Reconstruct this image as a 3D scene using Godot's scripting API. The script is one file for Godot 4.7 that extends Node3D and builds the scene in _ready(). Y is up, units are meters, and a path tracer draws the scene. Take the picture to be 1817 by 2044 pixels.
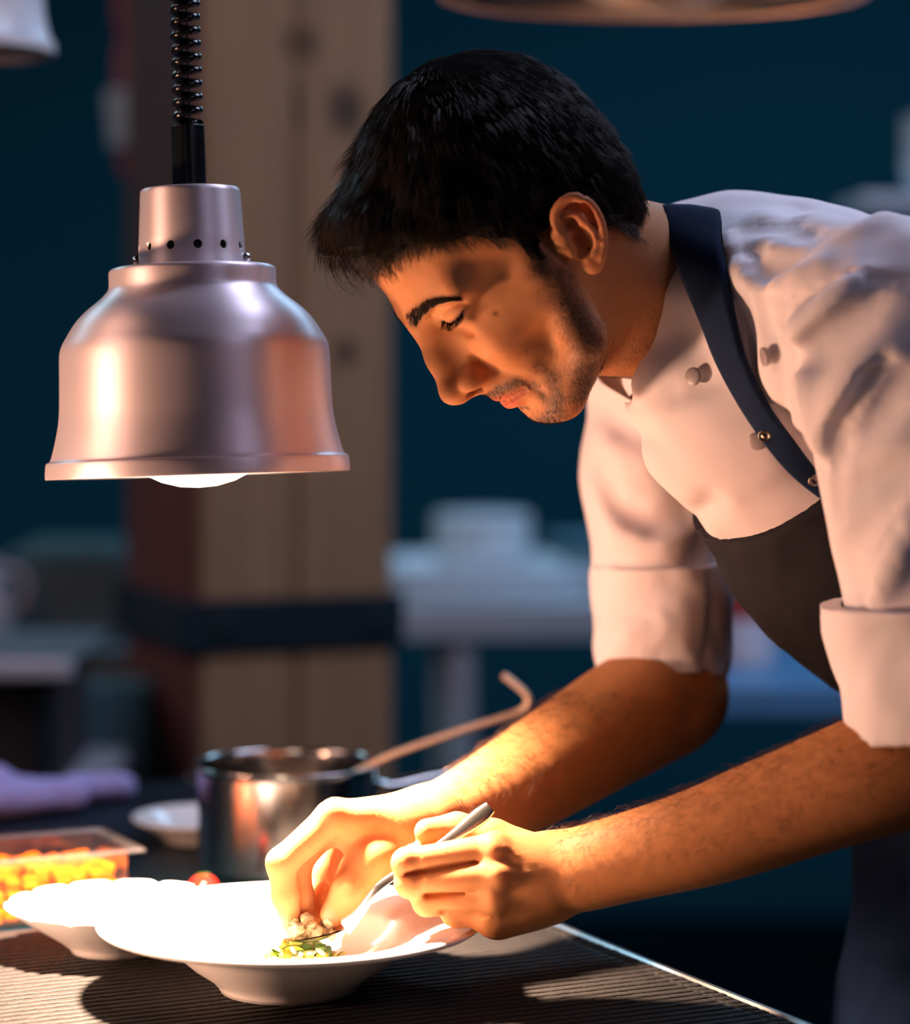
extends Node3D

func _ready() -> void:
	# camera: 85 mm portrait lens, level, shifted down; focus on the face and the plate
	var cam := Camera3D.new()
	cam.name = "camera"
	cam.projection = Camera3D.PROJECTION_FRUSTUM
	cam.near = 0.05
	cam.far = 40.0
	cam.size = 2044.0 / F * cam.near
	cam.frustum_offset = Vector2(0, -322.0 / F * cam.near)
	cam.position = Vector3(0, CY, CZ)
	var lens := CameraAttributesPhysical.new()
	lens.frustum_focal_length = 85.0
	lens.frustum_focus_distance = CZ - 0.01
	lens.exposure_aperture = 2.5
	cam.attributes = lens
	add_child(cam)
	cam.make_current()
	var we := WorldEnvironment.new()
	we.name = "environment"
	var env := Environment.new()
	env.background_mode = Environment.BG_COLOR
	env.background_color = Color(0.01, 0.03, 0.045)
	env.tonemap_mode = Environment.TONE_MAPPER_LINEAR
	env.tonemap_exposure = 1.15
	env.sdfgi_enabled = true
	env.ssao_enabled = true
	env.ssil_enabled = true
	we.environment = env
	add_child(we)
	lights()
	materials()
	room()
	counter()
	chef()
	heat_lamps()
	tableware()
	food()
	background_things()

func area(called: String, where: Vector3, to: Vector3, size: Vector2, col: Color, e: float) -> AreaLight3D:
	var l := AreaLight3D.new()
	l.name = called
	l.area_size = size
	l.light_color = col.linear_to_srgb()
	l.light_energy = e
	l.area_range = 12.0
	l.area_attenuation = 2.0
	l.shadow_enabled = true
	add_child(l)
	l.look_at_from_position(where, to, Vector3.UP if absf((to - where).normalized().y) < 0.95 else Vector3.BACK)
	return l

# the room's ceiling lights: [centre, size, colour, energy]
var PANELS := [
	[Vector3(0.9, 2.72, -0.5), Vector2(1.2, 0.3), Color(0.64, 0.70, 1.0), 2.0],
	[Vector3(0.9, 2.72, -2.7), Vector2(1.2, 0.3), Color(0.36, 0.68, 1.0), 1.8],
	[Vector3(-2.0, 2.72, -2.2), Vector2(1.2, 0.3), Color(0.40, 0.72, 0.9), 1.4],
	[Vector3(-2.4, 2.72, 0.5), Vector2(0.9, 1.5), Color(1.0, 0.60, 0.53), 1.1],
	[Vector3(1.7, 2.72, 1.7), Vector2(1.0, 0.6), Color(0.74, 0.70, 1.0), 0.7],
]
var LAMP := Vector3.ZERO      # bottom of the near lamp's bulb

func lights() -> void:
	var k := 0
	for p in PANELS:
		area("ceiling_light_%d" % k, p[0] + Vector3(0, -0.006, 0), p[0] + Vector3(0, -1, 0), p[1], p[2], p[3])
		k += 1
# ------------------------------------------------------------------ geometry helpers
const F := 5400.0      # focal length in pixels of the 1817 x 2044 frame
const CX := 908.5
const HY := 700.0      # row of the horizon
const CZ := 1.726      # camera distance from the plate
const CY := 1.3085     # camera height
const TOP := 0.90      # counter height

func P(px: float, py: float, z := 0.0) -> Vector3:
	var d := CZ - z
	return Vector3((px - CX) / F * d, CY + (HY - py) / F * d, z)

func on_counter(px: float, py: float) -> Vector3:   # the point of the counter seen at that pixel
	var d := F * (CY - TOP) / (py - HY)
	return Vector3((px - CX) / F * d, TOP, CZ - d)

class Geo:
	var v := PackedVector3Array()
	var n := PackedVector3Array()
	var i := PackedInt32Array()
	var uv := PackedVector2Array()
	var c := PackedColorArray()

	func grid(pts: PackedVector3Array, w: int, h: int, wrap_u := false, uvs := Vector2(1, 1)) -> void:
		# h rows of w points; smooth normals; front face to the left of u x v
		var at := v.size()
		var nn := PackedVector3Array()
		nn.resize(w * h)
		var cu := w if wrap_u else w - 1
		for r in h - 1:
			for q in cu:
				var a := r * w + q
				var b := r * w + (q + 1) % w
				var d := a + w
				var e := b + w
				var f1 := (pts[b] - pts[a]).cross(pts[d] - pts[a])
				var f2 := (pts[d] - pts[e]).cross(pts[b] - pts[e])
				nn[a] += f1; nn[b] += f1 + f2; nn[d] += f1 + f2; nn[e] += f2
				i.append_array(PackedInt32Array([at + a, at + d, at + b, at + b, at + d, at + e]))
		for k in w * h:
			n.append(nn[k].normalized() if nn[k].length_squared() > 0.0 else Vector3.UP)
			uv.append(Vector2(float(k % w) / maxf(1, w - 1) * uvs.x, float(k / w) / maxf(1, h - 1) * uvs.y))
		v.append_array(pts)

	func lathe(prof: Array, segs := 48, xf := Transform3D()) -> void:
		# prof: Vector2(radius, height) from the outer foot up, over the rim and down inside
		var pts := PackedVector3Array()
		for p in prof:
			for s in segs + 1:
				var a := TAU * (s % segs) / segs
				pts.append(xf * Vector3(cos(a) * p.x, p.y, -sin(a) * p.x))
		var at_ := v.size()
		grid(pts, segs + 1, prof.size())
		for k in prof.size():                    # one normal along the seam
			var a := at_ + k * (segs + 1)
			var m := (n[a] + n[a + segs]).normalized()
			n[a] = m
			n[a + segs] = m

	func tube(path: PackedVector3Array, rad, sides := 8, caps := true, flat := 1.0, up := Vector3.UP) -> void:
		var m := path.size()
		var pts := PackedVector3Array()
		var prev := Vector3.ZERO
		for k in m:
			var t := (path[mini(k + 1, m - 1)] - path[maxi(k - 1, 0)]).normalized()
			var s := t.cross(up) if prev == Vector3.ZERO else prev - t * prev.dot(t)
			if s.length() < 1e-5:
				s = t.cross(Vector3.RIGHT)
			s = s.normalized()
			prev = s
			var b := t.cross(s)
			var r: float = rad if rad is float else rad[k]
			for q in sides:
				var a := TAU * q / sides
				pts.append(path[k] + s * cos(a) * r + b * sin(a) * r * flat)
		var at := v.size()
		grid(pts, sides, m, true)
		if caps:
			for e in [0, m - 1]:
				var ce := v.size()
				var t := (path[0] - path[1]).normalized() if e == 0 else (path[m - 1] - path[m - 2]).normalized()
				v.append(path[e]); n.append(t); uv.append(Vector2.ZERO)
				for q in sides:
					v.append(pts[e * sides + q]); n.append(t); uv.append(Vector2.ZERO)
				for q in sides:
					var x := ce + 1 + q
					var y := ce + 1 + (q + 1) % sides
					if e == 0: i.append_array(PackedInt32Array([ce, x, y]))
					else: i.append_array(PackedInt32Array([ce, y, x]))

	func face(pts: Array, uvs = null) -> void:    # flat polygon (convex), counter-clockwise seen from outside
		var at := v.size()
		var nn: Vector3 = (pts[1] - pts[0]).cross(pts[2] - pts[0]).normalized()
		for k in pts.size():
			v.append(pts[k]); n.append(nn); uv.append(uvs[k] if uvs else Vector2(pts[k].x, pts[k].y))
		for k in range(1, pts.size() - 1):
			i.append_array(PackedInt32Array([at, at + k + 1, at + k]))

	func box(size: Vector3, xf := Transform3D(), bev := 0.002) -> void:
		# chamfered box centred on xf
		var s := size * 0.5
		bev = minf(bev, minf(s.x, minf(s.y, s.z)) * 0.9)
		var t := s - Vector3.ONE * bev
		for ax in 3:
			var u := (ax + 1) % 3
			var w := (ax + 2) % 3
			for sg in [-1.0, 1.0]:
				var q := []
				for cc in [[-1, -1], [1, -1], [1, 1], [-1, 1]]:
					var p := Vector3.ZERO
					p[ax] = s[ax] * sg; p[u] = t[u] * cc[0]; p[w] = t[w] * cc[1]
					q.append(xf * p)
				if sg < 0: q.reverse()
				face(q, [Vector2(0, 0), Vector2(1, 0), Vector2(1, 1), Vector2(0, 1)])
			for su in [-1.0, 1.0]:           # chamfers along axis ax
				for sw in [-1.0, 1.0]:
					var q := []
					for cc in [[-1, 0], [1, 0], [1, 1], [-1, 1]]:
						var p := Vector3.ZERO
						p[ax] = t[ax] * cc[0]
						p[u] = (s[u] if cc[1] == 0 else t[u]) * su
						p[w] = (t[w] if cc[1] == 0 else s[w]) * sw
						q.append(xf * p)
					if su * sw < 0: q.reverse()
					face(q)
		for sx in [-1.0, 1.0]:
			for sy in [-1.0, 1.0]:
				for sz in [-1.0, 1.0]:
					var q := [xf * Vector3(s.x * sx, t.y * sy, t.z * sz), xf * Vector3(t.x * sx, s.y * sy, t.z * sz), xf * Vector3(t.x * sx, t.y * sy, s.z * sz)]
					if sx * sy * sz < 0: q.reverse()
					face(q)

	func take(o: Geo, xf := Transform3D()) -> void:
		var at := v.size()
		for p in o.v: v.append(xf * p)
		for p in o.n: n.append((xf.basis * p).normalized())
		uv.append_array(o.uv)
		for k in o.i: i.append(at + k)

	func mesh() -> ArrayMesh:
		var a := []
		a.resize(Mesh.ARRAY_MAX)
		a[Mesh.ARRAY_VERTEX] = v
		a[Mesh.ARRAY_NORMAL] = n
		a[Mesh.ARRAY_INDEX] = i
		if uv.size() == v.size(): a[Mesh.ARRAY_TEX_UV] = uv
		if c.size() == v.size() and c.size() > 0: a[Mesh.ARRAY_COLOR] = c
		var m := ArrayMesh.new()
		m.add_surface_from_arrays(Mesh.PRIMITIVE_TRIANGLES, a)
		return m

# A solid given by distances: tapered capsules, ellipsoids, cuts and small swells, joined smoothly, meshed with surface nets.
class Field:
	enum { CAP, ELL, CUTC, CUTE, SWELL, HALF, LINE, NOISE, SHELL }
	var t := PackedInt32Array()
	var a := PackedVector3Array()
	var b := PackedVector3Array()
	var ra := PackedFloat32Array()
	var rb := PackedFloat32Array()
	var k := PackedFloat32Array()
	var mir := PackedByteArray()
	var x: Array[Transform3D] = []
	var line: Callable
	var noise: FastNoiseLite
	var into := Transform3D()      # applied to the points given to the builders

	func put(ty: int, pa: Vector3, pb: Vector3, r1: float, r2: float, kk: float, m: bool, xf := Transform3D()) -> void:
		t.append(ty); a.append(pa); b.append(pb); ra.append(r1); rb.append(r2); k.append(kk); mir.append(1 if m else 0); x.append(xf)

	func cap(pa: Vector3, pb: Vector3, r1: float, r2: float, kk := 0.01, m := false) -> void:
		put(CAP, into * pa, into * pb, r1, r2, kk, m)
	func cut(pa: Vector3, pb: Vector3, r1: float, r2: float, kk := 0.004, m := false) -> void:
		put(CUTC, into * pa, into * pb, r1, r2, kk, m)
	func ell(c: Vector3, r: Vector3, kk := 0.01, m := false, bas := Basis()) -> void:
		put(ELL, into * c, r, minf(r.x, minf(r.y, r.z)), maxf(r.x, maxf(r.y, r.z)), kk, m, Transform3D(bas, into * c).affine_inverse())
	func cute(c: Vector3, r: Vector3, kk := 0.004, m := false, bas := Basis()) -> void:
		put(CUTE, into * c, r, minf(r.x, minf(r.y, r.z)), maxf(r.x, maxf(r.y, r.z)), kk, m, Transform3D(bas, into * c).affine_inverse())
	func swell(pa: Vector3, pb: Vector3, h: float, s: float, m := false) -> void:
		put(SWELL, into * pa, into * pb, h, s, 0, m)
	func half(p: Vector3, nrm: Vector3, kk := 0.003) -> void:     # keeps the side the normal points away from
		put(HALF, into * p, (into.basis * nrm).normalized(), 0, 0, kk, false)

	func one(j: int, p: Vector3) -> float:
		var q := Vector3(absf(p.x), p.y, p.z) if mir[j] else p
		var ty := t[j]
		if ty == ELL or ty == CUTE:
			q = x[j] * q
			var r := b[j]
			var k0 := (q / r).length()
			var k1 := (q / (r * r)).length()
			return k0 * (k0 - 1.0) / k1 if k1 > 1e-6 else -ra[j]
		if ty == HALF:
			return (p - a[j]).dot(b[j])
		var pa := q - a[j]
		var ba := b[j] - a[j]
		var l := ba.length_squared()
		var h := clampf(pa.dot(ba) / l, 0.0, 1.0) if l > 1e-12 else 0.0
		var d := (pa - ba * h).length()
		return d if ty == SWELL else d - lerpf(ra[j], rb[j], h)

	func at(p: Vector3, list: PackedInt32Array) -> float:
		var d := 1.0
		for j in list:
			var ty := t[j]
			if ty == LINE:
				var g: float = line.call(p)
				var hh := maxf(k[j] - absf(d - g), 0.0) / k[j]
				d = maxf(d, g) + hh * hh * k[j] * 0.25
				continue
			if ty == NOISE:
				d -= ra[j] * noise.get_noise_3dv(p)
				continue
			var e := one(j, p)
			var kk := k[j]
			if ty == SWELL:
				e /= rb[j]
				if e < 3.0:
					d -= ra[j] * exp(-e * e)
			elif ty <= ELL:
				var hh := maxf(kk - absf(d - e), 0.0) / kk
				d = minf(d, e) - hh * hh * kk * 0.25
			else:
				if ty != HALF: e = -e
				var hh := maxf(kk - absf(d - e), 0.0) / kk
				d = maxf(d, e) + hh * hh * kk * 0.25
		return d

	func all() -> PackedInt32Array:
		return PackedInt32Array(range(t.size()))

	var kmax := 0.0
	var steep := 1.15      # how much faster than distance the field may change
	var lo: Vector3
	var hh: float
	var dim: Vector3i
	var blocks: Array = []
	var res: Array = []

	var every: PackedInt32Array
	var near := PackedByteArray()
	var sup: Vector3i

	func survey(si: int) -> void:      # which 4 x 4 x 4 groups of blocks can hold surface
		var p := Vector3i(si % sup.x, (si / sup.x) % sup.y, si / (sup.x * sup.y))
		var d := at(lo + (Vector3(p) * 32.0 + Vector3.ONE * 16.0) * hh, every)
		near[si] = 1 if absf(d) < hh * 27.8 * (steep + 0.1) + 0.004 else 0

	func work(bi: int) -> void:
		var bl: Vector3i = blocks[bi]
		var R := hh * 8.0 * 0.9
		var mid := lo + (Vector3(bl) * 8.0 + Vector3.ONE * 4.0) * hh
		var everything := every
		var dc := at(mid, everything)
		if absf(dc) > R * steep + 0.002:
			return
		var du := 1.0            # distance to the union alone
		for j in everything:
			if t[j] <= ELL:
				du = minf(du, one(j, mid))
		var list := PackedInt32Array()
		for j in everything:
			var ty := t[j]
			if ty == LINE or ty == NOISE:
				list.append(j)
			else:
				var e := one(j, mid)
				if ty == SWELL:
					if e < rb[j] * 3.0 + R: list.append(j)
				elif ty <= ELL:
					if e - du < hh * 14.2 + k[j] + kmax and e < hh * 9.0 + k[j] + kmax: list.append(j)
				elif ty == HALF:
					if e > -R - k[j] - 0.03: list.append(j)
				elif e < hh * 9.0 + k[j] + 0.002: list.append(j)
		var s := PackedFloat32Array()
		s.resize(729)
		var o := Vector3(bl) * 8.0
		var c := 0
		var neg := 0
		for z in 9:
			for y in 9:
				for xx in 9:
					var d := at(lo + (o + Vector3(xx, y, z)) * hh, list)
					s[c] = d
					if d < 0.0: neg += 1
					c += 1
		if neg == 0 or neg == 729:
			return
		var vs := PackedVector3Array()
		var ns := PackedVector3Array()
		var ids := PackedInt32Array()
		var quads := PackedInt32Array()
		var W := dim.x
		var WH := dim.x * dim.y
		var sign_at := bl * 8
		for z in 8:
			for y in 8:
				for xx in 8:
					var q := xx + y * 9 + z * 81
					var s0 := s[q]; var s1 := s[q + 1]; var s2 := s[q + 9]; var s3 := s[q + 10]
					var s4 := s[q + 81]; var s5 := s[q + 82]; var s6 := s[q + 90]; var s7 := s[q + 91]
					var m := (1 if s0 < 0 else 0) + (1 if s1 < 0 else 0) + (1 if s2 < 0 else 0) + (1 if s3 < 0 else 0) + (1 if s4 < 0 else 0) + (1 if s5 < 0 else 0) + (1 if s6 < 0 else 0) + (1 if s7 < 0 else 0)
					if m == 0 or m == 8: continue
					var sum := Vector3.ZERO
					var cnt := 0
					if (s0 < 0) != (s1 < 0): sum += Vector3(s0 / (s0 - s1), 0, 0); cnt += 1
					if (s2 < 0) != (s3 < 0): sum += Vector3(s2 / (s2 - s3), 1, 0); cnt += 1
					if (s4 < 0) != (s5 < 0): sum += Vector3(s4 / (s4 - s5), 0, 1); cnt += 1
					if (s6 < 0) != (s7 < 0): sum += Vector3(s6 / (s6 - s7), 1, 1); cnt += 1
					if (s0 < 0) != (s2 < 0): sum += Vector3(0, s0 / (s0 - s2), 0); cnt += 1
					if (s1 < 0) != (s3 < 0): sum += Vector3(1, s1 / (s1 - s3), 0); cnt += 1
					if (s4 < 0) != (s6 < 0): sum += Vector3(0, s4 / (s4 - s6), 1); cnt += 1
					if (s5 < 0) != (s7 < 0): sum += Vector3(1, s5 / (s5 - s7), 1); cnt += 1
					if (s0 < 0) != (s4 < 0): sum += Vector3(0, 0, s0 / (s0 - s4)); cnt += 1
					if (s1 < 0) != (s5 < 0): sum += Vector3(1, 0, s1 / (s1 - s5)); cnt += 1
					if (s2 < 0) != (s6 < 0): sum += Vector3(0, 1, s2 / (s2 - s6)); cnt += 1
					if (s3 < 0) != (s7 < 0): sum += Vector3(1, 1, s3 / (s3 - s7)); cnt += 1
					var u := sum / cnt
					vs.append(lo + (o + Vector3(xx, y, z) + u) * hh)
					var iu := Vector3.ONE - u
					var g := Vector3(
						((s1 - s0) * iu.y + (s3 - s2) * u.y) * iu.z + ((s5 - s4) * iu.y + (s7 - s6) * u.y) * u.z,
						((s2 - s0) * iu.x + (s3 - s1) * u.x) * iu.z + ((s6 - s4) * iu.x + (s7 - s5) * u.x) * u.z,
						((s4 - s0) * iu.x + (s5 - s1) * u.x) * iu.y + ((s6 - s2) * iu.x + (s7 - s3) * u.x) * u.y)
					ns.append(g.normalized())
					var gx := sign_at.x + xx; var gy := sign_at.y + y; var gz := sign_at.z + z
					var id := gx + gy * W + gz * WH
					ids.append(id)
					var inn := s0 < 0
					if inn != (s1 < 0) and gy > 0 and gz > 0:
						if inn: quads.append_array(PackedInt32Array([id, id - W, id - W - WH, id - WH]))
						else: quads.append_array(PackedInt32Array([id, id - WH, id - W - WH, id - W]))
					if inn != (s2 < 0) and gx > 0 and gz > 0:
						if inn: quads.append_array(PackedInt32Array([id, id - WH, id - 1 - WH, id - 1]))
						else: quads.append_array(PackedInt32Array([id, id - 1, id - 1 - WH, id - WH]))
					if inn != (s4 < 0) and gx > 0 and gy > 0:
						if inn: quads.append_array(PackedInt32Array([id, id - 1, id - 1 - W, id - W]))
						else: quads.append_array(PackedInt32Array([id, id - W, id - 1 - W, id - 1]))
		res[bi] = [vs, ns, ids, quads]

	func build(from: Vector3, to: Vector3, cell: float, g: Geo = null, xf := Transform3D()) -> Geo:
		if g == null: g = Geo.new()
		lo = from
		hh = cell
		var nb := Vector3i(((to - from) / (cell * 8.0)).ceil())
		dim = nb * 8
		kmax = 0.0
		for q in k: kmax = maxf(kmax, q)
		blocks = []
		every = all()
		sup = (nb + Vector3i(3, 3, 3)) / 4
		near.resize(sup.x * sup.y * sup.z)
		near.fill(0)
		var first_job := WorkerThreadPool.add_group_task(survey, near.size(), -1, true)
		WorkerThreadPool.wait_for_group_task_completion(first_job)
		for z in nb.z:
			for y in nb.y:
				for xx in nb.x:
					if near[(xx / 4) + (y / 4) * sup.x + (z / 4) * sup.x * sup.y]:
						blocks.append(Vector3i(xx, y, z))
		res = []
		res.resize(blocks.size())
		var job := WorkerThreadPool.add_group_task(work, blocks.size(), -1, true)
		WorkerThreadPool.wait_for_group_task_completion(job)
		var where := PackedInt32Array()
		where.resize(dim.x * dim.y * dim.z)
		where.fill(-1)
		var first := g.v.size()
		var missed := 0
		for r in res:
			if r == null: continue
			for id in r[2]:
				where[id] = first
				first += 1
			if xf == Transform3D():
				g.v.append_array(r[0]); g.n.append_array(r[1])
			else:
				for p in r[0]: g.v.append(xf * p)
				for p in r[1]: g.n.append(xf.basis * p)
		for r in res:
			if r == null: continue
			var q: PackedInt32Array = r[3]
			for c in range(0, q.size(), 4):
				var w0 := where[q[c]]; var w1 := where[q[c + 1]]; var w2 := where[q[c + 2]]; var w3 := where[q[c + 3]]
				if w0 < 0 or w1 < 0 or w2 < 0 or w3 < 0:
					missed += 1
					continue
				g.i.append_array(PackedInt32Array([w0, w2, w1, w0, w3, w2]))
		res = []
		if missed: print('missed ', missed)
		return g

# ------------------------------------------------------------------ scene helpers
var taken := {}
func numbered(called: String) -> String:
	if not taken.has(called):
		taken[called] = 0
		return called
	taken[called] += 1
	return "%s_%03d" % [called, taken[called]]

func thing(called: String, label: String, category: String, where := Vector3.ZERO, turn := 0.0, group := "") -> Node3D:
	var o := Node3D.new()
	o.name = numbered(called)
	add_child(o)
	o.position = where
	o.rotation.y = turn
	meta(o, label, category, group)
	return o

func meta(o: Node, label: String, category := "", group := "") -> void:
	if label: o.set_meta("label", label)
	if category: o.set_meta("category", category)
	if group: o.set_meta("group", group)

func obj(called: String, m, mat: Material, parent: Node = null, xf := Transform3D()) -> MeshInstance3D:
	var o := MeshInstance3D.new()
	o.mesh = m.mesh() if m is Geo else m
	o.material_override = mat
	o.transform = xf
	if parent == null:
		o.name = numbered(called)
		add_child(o)
	else:
		var c := 0
		for k in parent.get_children():
			if String(k.name) == called or (String(k.name).begins_with(called + "_") and String(k.name).trim_prefix(called + "_").is_valid_int()): c += 1
		o.name = called if c == 0 else "%s_%03d" % [called, c]
		parent.add_child(o, true)
	return o

func struct(called: String, m, mat: Material, xf := Transform3D()) -> MeshInstance3D:
	var o := obj(called, m, mat, null, xf)
	o.set_meta("kind", "structure")
	return o

func mat(col: Color, rough := 0.6, metal := 0.0) -> StandardMaterial3D:
	var m := StandardMaterial3D.new()
	m.albedo_color = col.linear_to_srgb()     # given as linear base colour
	m.roughness = rough
	m.metallic = metal
	return m

func noise_tex(freq: float, size := 256, seed_ := 1, oct := 4, type := FastNoiseLite.TYPE_SIMPLEX_SMOOTH) -> NoiseTexture2D:
	var nz := FastNoiseLite.new()
	nz.noise_type = type
	nz.frequency = freq
	nz.seed = seed_
	nz.fractal_octaves = oct
	var t := NoiseTexture2D.new()
	t.width = size
	t.height = size
	t.seamless = true
	t.noise = nz
	return t

func relief(m: StandardMaterial3D, tex: Texture2D, depth_cm: float, per_metre: float) -> void:
	m.heightmap_enabled = true
	m.heightmap_texture = tex
	m.heightmap_scale = depth_cm
	m.uv1_triplanar = true
	m.uv1_scale = Vector3.ONE * per_metre

func at(pos: Vector3, rot := Vector3.ZERO) -> Transform3D:
	return Transform3D(Basis.from_euler(rot * PI / 180.0), pos)

func smooth_path(pts: PackedVector3Array, n: int) -> PackedVector3Array:
	var out := PackedVector3Array()
	var m := pts.size()
	for s in (m - 1) * n + 1:
		var k := mini(s / n, m - 2)
		var f := float(s - k * n) / n
		out.append(pts[k].cubic_interpolate(pts[k + 1], pts[maxi(k - 1, 0)], pts[mini(k + 2, m - 1)], f))
	return out

func smooth_vals(vals: Array, n: int) -> PackedFloat32Array:
	var out := PackedFloat32Array()
	var m := vals.size()
	for s in (m - 1) * n + 1:
		var k := mini(s / n, m - 2)
		var f := float(s - k * n) / n
		out.append(cubic_interpolate(vals[k], vals[k + 1], vals[maxi(k - 1, 0)], vals[mini(k + 2, m - 1)], f))
	return out

var M := {}
func materials() -> void:
	M.steel = mat(Color(0.62, 0.6, 0.58), 0.22, 1.0)
	M.alu = mat(Color(0.90, 0.78, 0.80), 0.46, 0.65)
	M.alu.anisotropy_enabled = true
	M.alu.anisotropy = -0.7
	M.black = mat(Color(0.006, 0.007, 0.009), 0.25)
	M.china = mat(Color(0.90, 0.88, 0.86), 0.14)
	M.wall = mat(Color(0.008, 0.075, 0.11), 0.9)
	M.wall.metallic_specular = 0.2
	M.dark = mat(Color(0.003, 0.011, 0.016), 0.8)
	M.dark.metallic_specular = 0.1
	M.skin = mat(Color(1, 1, 1), 0.55)
	M.skin.vertex_color_use_as_albedo = true
	M.skin.subsurf_scatter_enabled = true
	M.skin.subsurf_scatter_strength = 0.08
	M.skin.metallic_specular = 0.22
	relief(M.skin, noise_tex(0.12, 512, 5, 3), 0.012, 16.0)
	M.hair = mat(Color(0.030, 0.019, 0.013), 0.30)
	M.dull_hair = mat(Color(0.012, 0.008, 0.006), 0.7)
	M.dull_hair.metallic_specular = 0.1
	M.hair.metallic_specular = 0.4
	M.hair_mass = mat(Color(0.0035, 0.003, 0.003), 0.9)
	M.hair_mass.metallic_specular = 0.1
	M.eye = mat(Color(0.75, 0.72, 0.7), 0.1)
	M.iris = mat(Color(0.03, 0.015, 0.008), 0.08)
	M.jacket = mat(Color(0.80, 0.74, 0.76), 0.85)
	M.button = mat(Color(0.34, 0.29, 0.29), 0.35)
	M.snap = mat(Color(0.16, 0.14, 0.13), 0.25, 1.0)
	M.arm_hair = mat(Color(0.075, 0.034, 0.016), 0.4)
	M.navy = mat(Color(0.006, 0.013, 0.034), 0.9)
	M.navy.metallic_specular = 0.2
	M.paint = mat(Color(0.7, 0.7, 0.7), 0.5)
	M.alu_in = mat(Color(0.80, 0.74, 0.70), 0.3, 1.0)
	M.mat = mat(Color(0.022, 0.021, 0.021), 0.5)
	M.mat.metallic_specular = 0.2
	relief(M.mat, noise_tex(0.05, 512, 8, 4), 0.04, 9.0)
	M.worktop = mat(Color(0.004, 0.014, 0.022), 0.4)
	M.worktop.metallic_specular = 0.25
	M.pan = mat(Color(0.60, 0.57, 0.55), 0.16, 1.0)
	M.silver = mat(Color(0.88, 0.86, 0.83), 0.22, 1.0)
	M.copper = mat(Color(0.85, 0.60, 0.43), 0.42, 0.5)
	M.gloss = mat(Color(0.006, 0.006, 0.008), 0.15)
	M.rim = mat(Color(0.75, 0.70, 0.70), 0.2)
	M.rim.transparency = BaseMaterial3D.TRANSPARENCY_ALPHA
	M.rim.albedo_color.a = 0.02
	M.bluelit_paint = mat(Color(0.07, 0.22, 0.42), 0.4)  # steel, with the blue light on it put into the colour
	M.brown = mat(Color(0.05, 0.045, 0.055), 0.7)
	M.greycase = mat(Color(0.10, 0.20, 0.22), 0.5)
	M.glaze = mat(Color(0.14, 0.26, 0.32), 0.3)
	M.mat_base = mat(Color(0.012, 0.012, 0.013), 0.6)
	M.trim = mat(Color(0.45, 0.47, 0.48), 0.3, 1.0)
	M.bench = mat(Color(0.60, 0.62, 0.66), 0.4)
	M.white = mat(Color(0.72, 0.74, 0.78), 0.4)
	M.wood = wood_material()
	M.enamel = mat(Color(0.72, 0.76, 0.80), 0.3)
	M.rack = mat(Color(0.12, 0.22, 0.26), 0.5)
	M.pillar_side_shade = mat(Color(0.115, 0.034, 0.026), 0.75)  # shade and red light of the pillar's side, put into the colour
	M.strap = mat(Color(0.012, 0.03, 0.042), 0.45, 0.3)
	M.plastic = mat(Color(0.16, 0.30, 0.32), 0.4)
	M.plastic.transparency = BaseMaterial3D.TRANSPARENCY_ALPHA
	M.plastic.albedo_color.a = 0.5
	M.clear = mat(Color(0.9, 0.88, 0.86), 0.1)
	M.clear.transparency = BaseMaterial3D.TRANSPARENCY_ALPHA
	M.clear.albedo_color.a = 0.004
	M.mango = mat(Color(0.62, 0.125, 0.004), 0.5)
	M.mango.metallic_specular = 0.1
	M.tomato = mat(Color(0.55, 0.02, 0.01), 0.15)
	M.green = mat(Color(0.16, 0.27, 0.025), 0.35)
	M.lime = mat(Color(0.42, 0.42, 0.06), 0.35)
	M.darkgreen = mat(Color(0.03, 0.075, 0.012), 0.35)
	M.cream = mat(Color(0.85, 0.72, 0.42), 0.5)
	M.seed = mat(Color(0.30, 0.26, 0.20), 0.4)
	M.lilac = mat(Color(0.42, 0.37, 0.72), 0.9)
	M.red = mat(Color(0.42, 0.025, 0.02), 0.6)
	M.apron = mat(Color(0.012, 0.011, 0.015), 0.85)
	M.apron.metallic_specular = 0.25

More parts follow.
